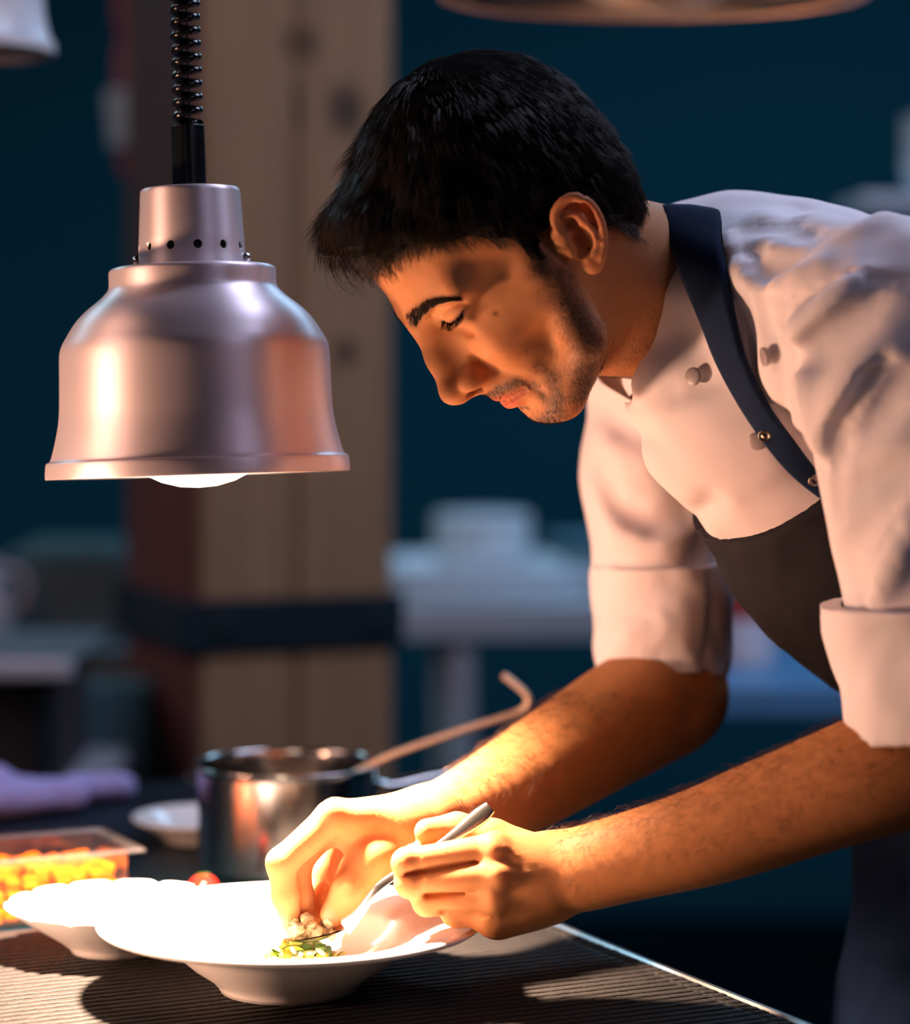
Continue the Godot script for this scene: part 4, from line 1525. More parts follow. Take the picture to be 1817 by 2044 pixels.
func hairline(p: Vector3) -> float:        # positive outside the hair
	var side := 0.018 + 0.034 * clampf((p.y - 0.032) / 0.034, 0, 1) - 0.002 * sin(p.y * 300.0)
	var low := -0.008
	if p.z < 0.004: low = 0.012 + absf(p.z + 0.012) * 0.25
	if p.z < -0.027: low = lerpf(0.004, -0.05, clampf((-0.027 - p.z) / 0.03, 0, 1))
	var brow := 0.072 - 0.008 * clampf(absf(p.x) / 0.06, 0, 1) ** 2
	return minf(brow - p.y, maxf(p.z - side, low - p.y))

func hair_field() -> Field:
	var h := Field.new()
	h.ell(V(0, 50, -15), V(78.5, 84.5, 85), 0.02)
	h.ell(V(0, 60, 22), V(65, 56, 55), 0.02)
	h.cap(V(-32, 94, 62), V(32, 94, 62), 0.0145, 0.0145, 0.02)
	h.ell(V(0, 10, -40), V(66, 60, 50), 0.02)
	h.cap(V(70.5, 12, 13), V(70.5, -2, 15), 0.005, 0.004, 0.008, true)
	h.line = hairline
	h.steep = 3.0
	h.put(Field.LINE, Vector3.ZERO, Vector3.ZERO, 0, 0, 0.006, false)
	h.noise = FastNoiseLite.new()
	h.noise.frequency = 55.0
	h.noise.seed = 9
	h.put(Field.NOISE, Vector3.ZERO, Vector3.ZERO, 0.0022, 0, 0, false)
	return h

func strand(g: Geo, path: PackedVector3Array, r0: float, r1: float) -> void:      # three-sided hair
	var at_ := g.v.size()
	var m := path.size()
	for k in m:
		var t := (path[mini(k + 1, m - 1)] - path[maxi(k - 1, 0)]).normalized()
		var s := t.cross(Vector3(0.3, 0.9, 0.2)).normalized()
		var b := t.cross(s)
		var r := lerpf(r0, r1, float(k) / (m - 1))
		for q in 3:
			var d := s * cos(q * TAU / 3) + b * sin(q * TAU / 3)
			g.v.append(path[k] + d * r)
			g.n.append(d)
		if k < m - 1:
			for q in 3:
				var a := at_ + k * 3 + q
				var e := at_ + k * 3 + (q + 1) % 3
				g.i.append_array(PackedInt32Array([a, a + 3, e, e, a + 3, e + 3]))

func wisps(st: Geo, r: RandomNumberGenerator) -> void:
	for k in 60:                                  # loose ends of the fringe
		var p := V(r.randf_range(-25, 45), r.randf_range(84, 94), r.randf_range(80, 92))
		var path := PackedVector3Array()
		var d := Vector3(r.randf_range(-0.3, 0.3), -0.5, 0.8).normalized()
		var ln := r.randf_range(0.014, 0.034)
		for s in 6:
			path.append(HX * p)
			d = (d + Vector3(r.randf_range(-0.1, 0.2), -0.12, -0.16 - r.randf_range(0, 0.15))).normalized()
			p += d * ln / 5.0
		strand(st, path, 0.00014, 0.00004)
	for k in 900:                                 # fine hair along the temple and the forehead
		var u := r.randf()
		var p := V(lerpf(20, 66, u) + r.randf_range(-5, 2), lerpf(76, 56, u * u) + r.randf_range(-5, 8), lerpf(76, 34, u))
		var out := Vector3(0.25 + 0.7 * u, 0.2, 1.0 - u).normalized()
		var path := PackedVector3Array()
		var d := (Vector3(-0.5 + 0.5 * u, -0.25 + r.randf_range(-0.25, 0.25), 0.75)).normalized()
		var ln := r.randf_range(0.008, 0.017)
		for s in 4:
			path.append(HX * p)
			p += (d - out * 0.22 * s).normalized() * ln / 3.0
		strand(st, path, 0.00012, 0.00004)

func hair(to: Transform3D) -> void:
	var g := Geo.new()
	var f := hair_field()
	f.build(V(-92, -70, -115), V(92, 155, 115), 0.003, g)
	var mass := Geo.new()
	mass.take(g, HX)
	var root := obj("hair", mass, M.hair_mass, person, to)
	var r := RandomNumberGenerator.new()
	r.seed = 11
	var st := Geo.new()
	var whorl := V(0, 128, -55)
	var nz := FastNoiseLite.new()
	nz.frequency = 26.0
	for k in HAIRS:
		var j := r.randi() % g.v.size()
		var p := g.v[j]
		var n := g.n[j]
		if p.x < -0.045 and r.randf() < 0.7: continue
		var top := clampf((p.y - 0.05) / 0.06, 0, 1) * clampf((p.z + 0.05) / 0.08, 0, 1)
		var inside := clampf(-hairline(p) / 0.008, 0, 1)
		if n.y < -0.3 and inside < 0.5 and r.randf() < 0.6: n = Vector3(n.x, 0.0, n.z).normalized()
		var dir := (p - whorl)
		dir = (dir - n * dir.dot(n)).normalized()
		var w := Vector3(nz.get_noise_3dv(p), nz.get_noise_3dv(p + Vector3(3, 0, 0)), nz.get_noise_3dv(p + Vector3(0, 5, 0)))
		dir = (dir + w * lerpf(0.35, 1.3, top) + Vector3(0, -0.25, 0.25 * top)).normalized()
		var fringe := clampf((p.z - 0.055) / 0.03, 0, 1) * top
		var length := lerpf(0.012, 0.021, top) * r.randf_range(0.7, 1.2) + fringe * r.randf_range(0.0, 0.007)
		var lift := lerpf(0.16, 0.22, top) * r.randf_range(0.2, 1.6) + (0.35 if r.randf() < 0.02 else 0.0)
		var path := PackedVector3Array()
		p -= n * 0.0015
		for s in 5:
			path.append(HX * p)
			var d := (dir + n * lift * (1.2 - s * 0.4) + Vector3(r.randf_range(-1, 1), r.randf_range(-1, 1), r.randf_range(-1, 1)) * 0.16).normalized()
			p += d * length / 4.0
		strand(st, path, 0.00016, 0.00005)
	wisps(st, r)
	var o := obj("hair_strands", st, M.hair, root)
	o.set_meta("kind", "stuff")
	# brows and lashes
	st = Geo.new()
	for k in 1100:
		var s := 1.0 if r.randf() < 0.75 else -1.0
		var u := r.randf()
		var base := along_line(BROW, u) + V(0, r.randf_range(-4.6, 3.4) * (1.0 - 0.75 * u), r.randf_range(-0.8, 0.3))
		var ahead := (along_line(BROW, minf(u + 0.1, 1.0)) - along_line(BROW, maxf(u - 0.1, 0.0))).normalized()
		var out := Vector3(0.35 + 0.5 * u, 0.15, 0.8).normalized()
		var d := (ahead + Vector3(0, lerpf(0.55, -0.15, u) + r.randf_range(-0.25, 0.25), 0) + out * r.randf_range(0.1, 0.45)).normalized()
		var path := PackedVector3Array()
		for q in 3:
			var pp := base + d * 0.0032 * q - out * 0.0003 * q * q
			path.append(HX * Vector3(pp.x * s, pp.y, pp.z))
		strand(st, path, 0.00017, 0.00006)
	for k in 190:                                # lashes
		var s := 1.0 if r.randf() < 0.7 else -1.0
		var u := r.randf()
		var base := along_line(LASH, u) + V(0, r.randf_range(0, 1.2), 0)
		var d := Vector3(lerpf(-0.1, 0.5, u), -0.75 + r.randf_range(-0.2, 0.2), 0.8).normalized()
		var path := PackedVector3Array()
		for q in 4:
			var pp := base + d * 0.0021 * q + V(0, 0.12 * q * q, 0.0)
			path.append(HX * Vector3(pp.x * s, pp.y, pp.z))
		strand(st, path, 0.00016, 0.00006)
	o = obj("eyebrow_hairs", st, M.dull_hair, root)
	o.set_meta("kind", "stuff")

var JACKET: Field
const DIR := Vector3(0.735, -0.576, -0.357)      # along the spine, neck to hips
const ACROSS := Vector3(-0.44, 0.0, -0.9)        # towards his right shoulder

func torso_parts(h: Field, grow := 0.0) -> void:
	h.cap(P(1525, 790, -0.035), P(1790, 1010, -0.10), 0.088 + grow, 0.112 + grow, 0.03)
	h.cap(P(1790, 1010, -0.10), P(2180, 1330, -0.20), 0.112 + grow, 0.125 + grow, 0.03)
	h.cap(P(1425, 600, -0.078), P(1600, 640, -0.08), 0.060 + grow, 0.072 + grow, 0.03)
	h.cap(P(1560, 590, -0.07), P(1850, 760, -0.10), 0.062 + grow, 0.10 + grow, 0.03)     # back
	h.cap(P(1600, 660, -0.14), P(1900, 900, -0.2), 0.085 + grow, 0.10 + grow, 0.03)

func jacket_field() -> Field:
	var h := Field.new()
	torso_parts(h)
	h.cap(P(1560, 600, 0.0), P(1800, 690, 0.10), 0.058, 0.074, 0.03)                      # near shoulder
	h.cap(P(1450, 560, -0.1), P(1325, 690, -0.24), 0.055, 0.056, 0.03)                    # far shoulder
	h.cap(P(1800, 690, 0.10), P(1895, 1010, 0.13), 0.072, 0.067, 0.02)                    # near sleeve
	h.cap(P(1895, 1010, 0.13), P(1935, 1430, 0.13), 0.067, 0.066, 0.02)
	h.cap(P(1322, 690, -0.24), P(1306, 950, -0.25), 0.055, 0.048, 0.02)                   # far sleeve
	h.cap(P(1300, 950, -0.25), P(1325, 1330, -0.24), 0.049, 0.045, 0.02)
	h.cap(P(1340, 470, -0.075), P(1385, 600, -0.005), 0.012, 0.014, 0.025)                # swell under the collar
	h.cap(P(1385, 600, -0.005), P(1340, 760, -0.01), 0.014, 0.014, 0.025)
	h.cap(P(1340, 760, -0.01), P(1255, 770, -0.07), 0.014, 0.012, 0.025)
	h.cut(P(1150, 630, -0.04), P(1282, 612, -0.056), 0.058, 0.060, 0.006)                  # room for the neck
	return h

func chest_field() -> Field:          # the jacket without its sleeves
	var h := Field.new()
	torso_parts(h)
	h.cap(P(1560, 600, 0.0), P(1800, 690, 0.10), 0.058, 0.074, 0.03)
	h.cap(P(1340, 470, -0.075), P(1385, 600, -0.005), 0.012, 0.014, 0.025)
	h.cap(P(1385, 600, -0.005), P(1340, 760, -0.01), 0.014, 0.014, 0.025)
	h.cap(P(1300, 590, -0.05), P(1425, 600, -0.075), 0.056, 0.060, 0.01)
	return h

func crease(h: Field, from: Field, pts: Array, depth: float, s: float) -> void:
	var path := [onto(from, pts[0].x, pts[0].y)]
	for k in pts.size() - 1:
		var n := maxi(1, int(pts[k].distance_to(pts[k + 1]) / 32.0))
		for q in n:
			var p: Vector2 = pts[k].lerp(pts[k + 1], (q + 1.0) / n)
			path.append(onto(from, p.x, p.y))
	for k in path.size() - 1:
		if path[k] != Vector3.ZERO and path[k + 1] != Vector3.ZERO:
			var f := sin(PI * (k + 0.75) / (path.size() + 0.5))      # dying away at both ends
			h.swell(path[k], path[k + 1], depth * (0.35 + 0.65 * f) * 1.15, s)

func onto(f: Field, px: float, py: float) -> Vector3:     # where the sight line through that pixel meets the solid
	var list := f.all()
	var z := 0.35
	for k in 160:
		var p := P(px, py, z)
		var d := f.at(p, list)
		if d < 0.0004:
			return p
		z -= maxf(d * 0.7, 0.0004)
		if z < -0.6: break
	return Vector3.ZERO

func jacket(to: Transform3D) -> void:
	var base := jacket_field()
	var h := jacket_field()
	JACKET = base
	var folds := [
		[[Vector2(1560, 735), Vector2(1640, 690), Vector2(1730, 600)], -0.009, 0.011], [[Vector2(1570, 690), Vector2(1650, 640), Vector2(1720, 560)], 0.005, 0.012],
		[[Vector2(1665, 930), Vector2(1710, 850), Vector2(1790, 760)], -0.008, 0.012], [[Vector2(1640, 870), Vector2(1700, 780), Vector2(1760, 720)], 0.005, 0.013],
		[[Vector2(1672, 1010), Vector2(1730, 960), Vector2(1800, 940)], -0.006, 0.011], [[Vector2(1680, 1150), Vector2(1740, 1060), Vector2(1800, 1000)], -0.006, 0.012],
		[[Vector2(1740, 1190), Vector2(1790, 1100), Vector2(1816, 1050)], 0.005, 0.011], [[Vector2(1560, 640), Vector2(1570, 760), Vector2(1610, 880)], -0.007, 0.008],
		[[Vector2(1590, 620), Vector2(1600, 760), Vector2(1640, 900)], 0.004, 0.010],
		[[Vector2(1480, 450), Vector2(1560, 440), Vector2(1600, 410)], -0.004, 0.010], [[Vector2(1475, 500), Vector2(1540, 530), Vector2(1600, 500)], -0.006, 0.009],
		[[Vector2(1500, 560), Vector2(1560, 570), Vector2(1640, 530)], 0.005, 0.010], [[Vector2(1660, 480), Vector2(1760, 440), Vector2(1810, 470)], 0.003, 0.012],
		[[Vector2(1480, 600), Vector2(1490, 700)], -0.004, 0.009], [[Vector2(1520, 620), Vector2(1545, 760)], -0.004, 0.009],
		[[Vector2(1310, 800), Vector2(1380, 770), Vector2(1440, 760)], -0.002, 0.008], [[Vector2(1380, 650), Vector2(1400, 740)], -0.003, 0.012],
		[[Vector2(1185, 800), Vector2(1240, 850), Vector2(1300, 870)], -0.004, 0.009], [[Vector2(1195, 870), Vector2(1250, 910), Vector2(1320, 930)], 0.003, 0.010],
		[[Vector2(1188, 930), Vector2(1230, 1010), Vector2(1300, 1045), Vector2(1370, 1030), Vector2(1420, 1000)], -0.007, 0.009],
		[[Vector2(1195, 980), Vector2(1240, 1070), Vector2(1320, 1085), Vector2(1410, 1050)], 0.004, 0.010],
		[[Vector2(1200, 760), Vector2(1260, 800)], -0.003, 0.008],
		[[Vector2(1506, 585), Vector2(1594, 601), Vector2(1698, 552), Vector2(1815, 563)], -0.0030, 0.0035],
		[[Vector2(1594, 601), Vector2(1556, 667), Vector2(1544, 711), Vector2(1566, 837), Vector2(1640, 930)], -0.006, 0.006],
		[[Vector2(1566, 727), Vector2(1698, 623)], -0.006, 0.007], [[Vector2(1588, 667), Vector2(1698, 590)], 0.004, 0.008],
		[[Vector2(1662, 919), Vector2(1676, 853), Vector2(1731, 755), Vector2(1764, 722)], -0.008, 0.006],
		[[Vector2(1684, 930), Vector2(1700, 860), Vector2(1750, 775)], 0.004, 0.008],
		[[Vector2(1668, 985), Vector2(1753, 952), Vector2(1815, 930)], -0.005, 0.007], [[Vector2(1680, 1105), Vector2(1780, 985)], -0.006, 0.007],
		[[Vector2(1690, 1140), Vector2(1796, 1010)], 0.005, 0.009], [[Vector2(1748, 1200), Vector2(1814, 1060)], 0.006, 0.006], [[Vector2(1728, 1195), Vector2(1796, 1060)], -0.005, 0.006],
		[[Vector2(1452, 465), Vector2(1482, 560)], 0.004, 0.006], [[Vector2(1470, 541), Vector2(1530, 497)], 0.004, 0.006], [[Vector2(1508, 556), Vector2(1616, 524)], -0.004, 0.006],
		[[Vector2(1540, 440), Vector2(1640, 470), Vector2(1720, 450)], -0.004, 0.009], [[Vector2(1480, 640), Vector2(1500, 740)], -0.003, 0.006], [[Vector2(1390, 1120), Vector2(1405, 1050)], -0.004, 0.008],
	]
	for q in folds:
		crease(h, base, q[0], q[1], q[2])
	h.noise = FastNoiseLite.new()
	h.noise.frequency = 18.0
	h.noise.fractal_octaves = 2
	h.put(Field.NOISE, Vector3.ZERO, Vector3.ZERO, 0.0015, 0, 0, false)
	h.half(P(1900, 1415, 0.13), Vector3(0.05, -1, 0))       # the sleeves end inside their cuffs
	h.half(P(1980, 1175, -0.15), DIR)
	var g := h.build(Vector3(0.05, 0.90, -0.42), Vector3(0.46, 1.44, 0.24), CLOTH)
	var j := obj("jacket", g, M.jacket, person, to)
	# collar: a standing band round the neck
	var ring := PackedVector3Array()
	for q in [[1322, 432, -0.075], [1356, 478, -0.03], [1374, 560, -0.004], [1372, 650, 0.0], [1352, 730, -0.004], [1318, 785, -0.015], [1288, 806, -0.03]]:
		ring.append(P(q[0], q[1], q[2]))
	var far := PackedVector3Array()
	for q in [[1292, 812, -0.026], [1240, 785, -0.05], [1196, 752, -0.075], [1190, 700, -0.105], [1230, 560, -0.13], [1290, 450, -0.12], [1322, 432, -0.075]]:
		far.append(P(q[0], q[1], q[2]))
	for path in [ring, far]:
		var sp := smooth_path(path, 6)
		var c := Geo.new()
		band(c, sp, DIR * 0.9 + Vector3(0.2, 0, 0.1), 0.022, 0.0032, P(1290, 620, -0.06))
		obj("collar", c, M.jacket, j)
	for q in [[1512, 880], [1528, 712], [1385, 752]]:
		var p := onto(base, q[0], q[1])
		var b := Geo.new()
		b.lathe([Vector2(0.0001, -0.002), Vector2(0.0050, -0.002), Vector2(0.0060, -0.0004), Vector2(0.0058, 0.0008), Vector2(0.0044, 0.0010), Vector2(0.0036, 0.0014), Vector2(0.0001, 0.0016)], 20)
		var nn := normal_of(base, p)
		obj("button", b, M.button, j, facing(p + nn * 0.0006, nn))
	# rolled cuffs
	cuff(j, [P(1908, 1190, 0.13), P(1918, 1300, 0.13), P(1944, 1432, 0.13)], [0.0795, 0.0765, 0.0715], 2.6, 1)
	cuff(j, [P(1322, 1122, -0.245), P(1324, 1230, -0.245), P(1318, 1342, -0.24)], [0.0518, 0.0515, 0.0475], 2.12, 2)

func normal_of(f: Field, p: Vector3) -> Vector3:
	var l := f.all()
	var e := 0.001
	return Vector3(f.at(p + Vector3(e, 0, 0), l) - f.at(p - Vector3(e, 0, 0), l), f.at(p + Vector3(0, e, 0), l) - f.at(p - Vector3(0, e, 0), l), f.at(p + Vector3(0, 0, e), l) - f.at(p - Vector3(0, 0, e), l)).normalized()

func facing(p: Vector3, up: Vector3) -> Transform3D:
	var x := up.cross(Vector3(0.2, 0.1, 0.9)).normalized()
	return Transform3D(Basis(x, up, x.cross(up)), p)

func band(c: Geo, path: PackedVector3Array, along: Vector3, width: float, thick: float, centre: Vector3) -> void:
	# a strip of cloth with thickness that stands along a ring
	var rows := PackedVector3Array()
	for k in path.size():
		var t := (path[mini(k + 1, path.size() - 1)] - path[maxi(k - 1, 0)]).normalized()
		var w := (along - t * along.dot(t)).normalized()
		var o := w.cross(t).normalized()
		if o.dot(path[k] - centre) < 0.0: o = -o
		var p := path[k]
		var prof := [[0.0, 0.5], [0.06, 0.9], [0.3, 1.0], [1.0, 1.0], [1.0, -0.2], [0.3, -0.2], [0.06, -0.1], [0.0, 0.1]]
		for q in prof:
			rows.append(p + w * width * q[0] + o * thick * q[1])
	var g2 := Geo.new()
	g2.grid(rows, 8, path.size(), true)
	# turn it right side out
	if g2.n[3].dot(g2.v[3] - centre) < 0.0:
		for k in g2.n.size(): g2.n[k] = -g2.n[k]
		for k in range(0, g2.i.size(), 3):
			var s := g2.i[k]
			g2.i[k] = g2.i[k + 1]
			g2.i[k + 1] = s
	c.take(g2)

func cuff(j: Node3D, axis: Array, rad: Array, flap: float, sd: int) -> void:
	var nz := FastNoiseLite.new()
	nz.seed = sd
	nz.frequency = 1.0
	var pts := PackedVector3Array()
	var path := smooth_path(PackedVector3Array(axis), 8)
	var rr := smooth_vals(rad, 8)
	var prof := []
	prof.append([0, -0.012]); prof.append([0, -0.0035]); prof.append([0, -0.0008])
	for k in range(0, path.size()): prof.append([k, 0.0])
	prof.append([path.size() - 1, -0.002]); prof.append([path.size() - 1, -0.006]); prof.append([path.size() - 3, -0.010])
	var segs := 96
	for r in prof.size():
		var k: int = prof[r][0]
		var t := (path[mini(k + 1, path.size() - 1)] - path[maxi(k - 1, 0)]).normalized()
		var x := t.cross(Vector3.BACK).normalized()
		var y := x.cross(t)
		for s in segs:
			var a := TAU * s / segs
			var f := float(k) / (path.size() - 1)
			var w := nz.get_noise_2d(cos(a) * 1.3 + f * 0.7, sin(a) * 1.3 + f * 1.5) * 0.004 * (0.35 + f)
			w += 0.0012 * sin(f * 9.0 + a * 2.0)
			var da := wrapf(a - flap, -PI, PI)
			w += 0.0034 * (smoothstep(-0.03, 0.03, -da) - smoothstep(0.0, 2.2, -da))      # end of the rolled cloth
			var lip := 0.004 * nz.get_noise_2d(cos(a) * 2.0 + 7.0, sin(a) * 2.0) * (0.6 if f > 0.5 else -0.6)
			pts.append(path[k] + t * lip + (x * cos(a) + y * sin(a)) * (rr[k] + prof[r][1] + w))
	var g := Geo.new()
	g.grid(pts, segs, prof.size(), true)
	if g.n[segs * 8].dot(g.v[segs * 8] - path[5]) < 0.0:
		for k in g.n.size(): g.n[k] = -g.n[k]
		for k in range(0, g.i.size(), 3):
			var s2 := g.i[k]
			g.i[k] = g.i[k + 1]
			g.i[k + 1] = s2
	obj("cuff", g, M.jacket, j)

func apron(to: Transform3D) -> void:
	var h := Field.new()
	torso_parts(h, 0.005)
	h.noise = FastNoiseLite.new()
	h.noise.frequency = 14.0
	h.put(Field.NOISE, Vector3.ZERO, Vector3.ZERO, 0.005, 0, 0, false)
	h.half(onto(JACKET, 1530, 1060), -DIR + Vector3(0, 0.12, 0))
	h.half(P(1800, 800, -0.05), Vector3(0.2, 1, -0.3))        # only the front of the body
	h.half(P(2240, 1360, -0.2), DIR)
	var g := h.build(Vector3(0.12, 0.85, -0.42), Vector3(0.62, 1.32, 0.12), 0.005)
	var a := obj("apron", g, M.apron, person, to)
	# neck strap laid over the shoulder and the chest
	var c := Geo.new()
	var left := [[1318, 426], [1338, 470], [1366, 545], [1408, 640], [1440, 720], [1482, 800], [1530, 880], [1580, 945], [1630, 985], [1676, 1016]]
	var right := [[1436, 436], [1448, 490], [1462, 560], [1478, 640], [1500, 720], [1538, 800], [1584, 870], [1622, 925], [1660, 970], [1690, 1000]]
	var top := Field.new()
	top = chest_field()
	var l := PackedVector3Array()
	var r := PackedVector3Array()
	for k in left.size():
		var p := onto(top, left[k][0], left[k][1])
		var q := onto(top, right[k][0], right[k][1])
		l.append(p); r.append(q)
	if l[0] == Vector3.ZERO: l[0] = P(1318, 424, -0.06)
	if r[0] == Vector3.ZERO: r[0] = P(1436, 424, -0.08)
	l.insert(0, l[0] + Vector3(-0.004, -0.006, -0.045)); r.insert(0, r[0] + Vector3(-0.004, -0.006, -0.045))
	l = smooth_path(l, 5); r = smooth_path(r, 5)
	var rows := PackedVector3Array()
	for k in l.size():
		var m := (l[k] + r[k]) * 0.5
		var across := r[k] - l[k]
		var t := l[mini(k + 1, l.size() - 1)] - l[maxi(k - 1, 0)]
		var nn := across.cross(t).normalized()
		if nn.z < 0: nn = -nn
		for q in [[0.0, 0.001], [0.02, 0.0042], [0.12, 0.0052], [0.5, 0.0062], [0.88, 0.0052], [0.98, 0.0042], [1.0, 0.001], [0.5, 0.0005]]:
			var s := l[k].lerp(r[k], q[0])
			rows.append(s + nn * (q[1] + 0.0015))
	c.grid(rows, 8, l.size(), true)
	orient(c, P(1600, 800, -0.3))
	obj("strap", c, M.navy, a)
	for q in [[1532, 857], [1622, 948]]:
		var p := onto(top, q[0], q[1])
		var nn := normal_of(top, p)
		var b := Geo.new()
		b.lathe([Vector2(0.0042, 0.0), Vector2(0.0044, 0.0012), Vector2(0.0036, 0.0020), Vector2(0.0026, 0.0012), Vector2(0.0018, 0.0016), Vector2(0.0001, 0.0022)], 20)
		obj("snap", b, M.snap, a, facing(p + nn * 0.007, nn))
	# skirt of the apron, hanging from the waist
	var k2 := Field.new()
	k2.cap(P(2120, 1400, -0.16), P(2120, 2100, -0.14), 0.135, 0.15, 0.03)
	k2.cap(P(2120, 2100, -0.14), P(2140, 3000, -0.13), 0.15, 0.17, 0.03)
	k2.noise = FastNoiseLite.new()
	k2.noise.frequency = 9.0
	k2.put(Field.NOISE, Vector3.ZERO, Vector3.ZERO, 0.012, 0, 0, false)
	var sk := Geo.new()
	k2.build(Vector3(0.18, 0.42, -0.36), Vector3(0.66, 1.12, 0.08), 0.009, sk)
	obj("skirt", sk, M.navy, a)

func orient(c: Geo, centre: Vector3) -> void:      # turn a closed strip right side out
	var sum := 0.0
	for k in c.v.size(): sum += c.n[k].dot(c.v[k] - centre) * 0.0
	# the signed volume tells
	for k in range(0, c.i.size(), 3):
		var a := c.v[c.i[k]] - centre
		sum += a.dot((c.v[c.i[k + 2]] - centre).cross(c.v[c.i[k + 1]] - centre))
	if sum < 0.0:
		for k in c.n.size(): c.n[k] = -c.n[k]
		for k in range(0, c.i.size(), 3):
			var s := c.i[k]
			c.i[k] = c.i[k + 1]
			c.i[k + 1] = s

func finger(h: Field, pts: Array, r: Array, kk := 0.004) -> void:
	for k in pts.size() - 1:
		h.cap(pts[k], pts[k + 1], r[k] * 0.001, r[k + 1] * 0.001, kk)
	for k in range(1, pts.size() - 1):                    # knuckles
		h.swell(pts[k], pts[k], 0.0012, r[k] * 0.0011)

func near_arm() -> Field:
	var h := Field.new()
	# forearm: elbow to wrist
	var ax := [P(1935, 1490, 0.13), P(1750, 1545, 0.125), P(1550, 1618, 0.105), P(1400, 1671, 0.088), P(1250, 1712, 0.066), P(1150, 1738, 0.050), P(1085, 1750, 0.044)]
	var rd := [0.040, 0.0345, 0.0305, 0.0275, 0.0245, 0.0230, 0.0205]
	h.cap(P(1915, 1250, 0.13), ax[0], 0.042, 0.040, 0.012)
	limb(h, ax, rd)
	h.cap(P(1860, 1490, 0.12), P(1480, 1620, 0.10), 0.026, 0.017, 0.013)     # muscle along the top
	h.cap(P(1150, 1720, 0.035), P(1050, 1715, 0.03), 0.017, 0.014, 0.012)
	# back of the hand
	var mcp := [P(990, 1694, 0.052), P(998, 1747, 0.060), P(990, 1797, 0.056), P(984, 1830, 0.046)]
	for k in 4:
		h.cap(P(1090, 1728 + 14 * k, 0.048), mcp[k], 0.0165, 0.0105, 0.012)
	h.cap(P(1050, 1775, 0.03), P(990, 1770, 0.03), 0.02, 0.017, 0.012)
	h.cap(P(1090, 1790, 0.04), P(1000, 1828, 0.040), 0.016, 0.0135, 0.012)
	finger(h, [mcp[0], P(812, 1722, 0.046), P(826, 1712, 0.022), P(868, 1702, 0.014)], [10.0, 8.6, 7.6, 6.6])
	finger(h, [mcp[1], P(818, 1762, 0.047), P(836, 1768, 0.020), P(884, 1762, 0.012)], [10.2, 8.6, 7.8, 6.8])
	finger(h, [mcp[2], P(852, 1800, 0.044), P(866, 1800, 0.018), P(915, 1794, 0.012)], [9.8, 8.2, 7.4, 6.6])
	finger(h, [mcp[3], P(908, 1824, 0.040), P(912, 1822, 0.018), P(945, 1816, 0.014)], [8.8, 7.4, 6.6, 6.0])
	# thumb, closing on the spoon from behind
	finger(h, [P(1085, 1712, 0.026), P(985, 1672, 0.016), P(912, 1655, 0.012), P(853, 1660, 0.017)], [13.5, 11.0, 9.8, 8.4])
	for q in [[990, 1694, 0.062], [998, 1747, 0.070], [990, 1797, 0.066]]:
		h.swell(P(q[0], q[1], q[2]), P(q[0] + 6, q[1], q[2]), 0.0022, 0.006)
	for q in [[816, 1744, 978, 1722], [856, 1781, 984, 1772], [888, 1822, 985, 1818]]:
		h.swell(P(q[0], q[1], 0.0515), P(q[2], q[3], 0.0575), -0.0048, 0.0030)
	for q in [[1000, 1722, 0.064], [1000, 1773, 0.066], [992, 1818, 0.06]]:
		h.swell(P(q[0], q[1], q[2]), P(q[0] + 40, q[1], q[2] - 0.002), -0.0016, 0.005)
	for q in [[1010, 1694, 0.064, 1085, 1735, 0.066], [1018, 1747, 0.071, 1085, 1748, 0.067], [1010, 1800, 0.066, 1085, 1765, 0.065]]:    # tendons
		h.swell(P(q[0], q[1], q[2]), P(q[3], q[4], q[5]), 0.0012, 0.003)
	h.swell(P(1060, 1800, 0.06), P(1160, 1760, 0.07), 0.001, 0.0025)           # veins
	h.swell(P(1180, 1735, 0.075), P(1330, 1700, 0.1), 0.0009, 0.0025)
	h.swell(P(1330, 1700, 0.1), P(1500, 1620, 0.125), 0.0009, 0.003)
	for q in [[880, 1712, 0.055], [888, 1757, 0.057], [905, 1800, 0.054]]:     # creases on the fingers
		for dx in [-7, 0, 8]:
			h.swell(P(q[0] - 52 + dx, q[1] - 8, q[2]), P(q[0] - 52 + dx, q[1] + 14, q[2]), -0.0005, 0.0012)
	return h

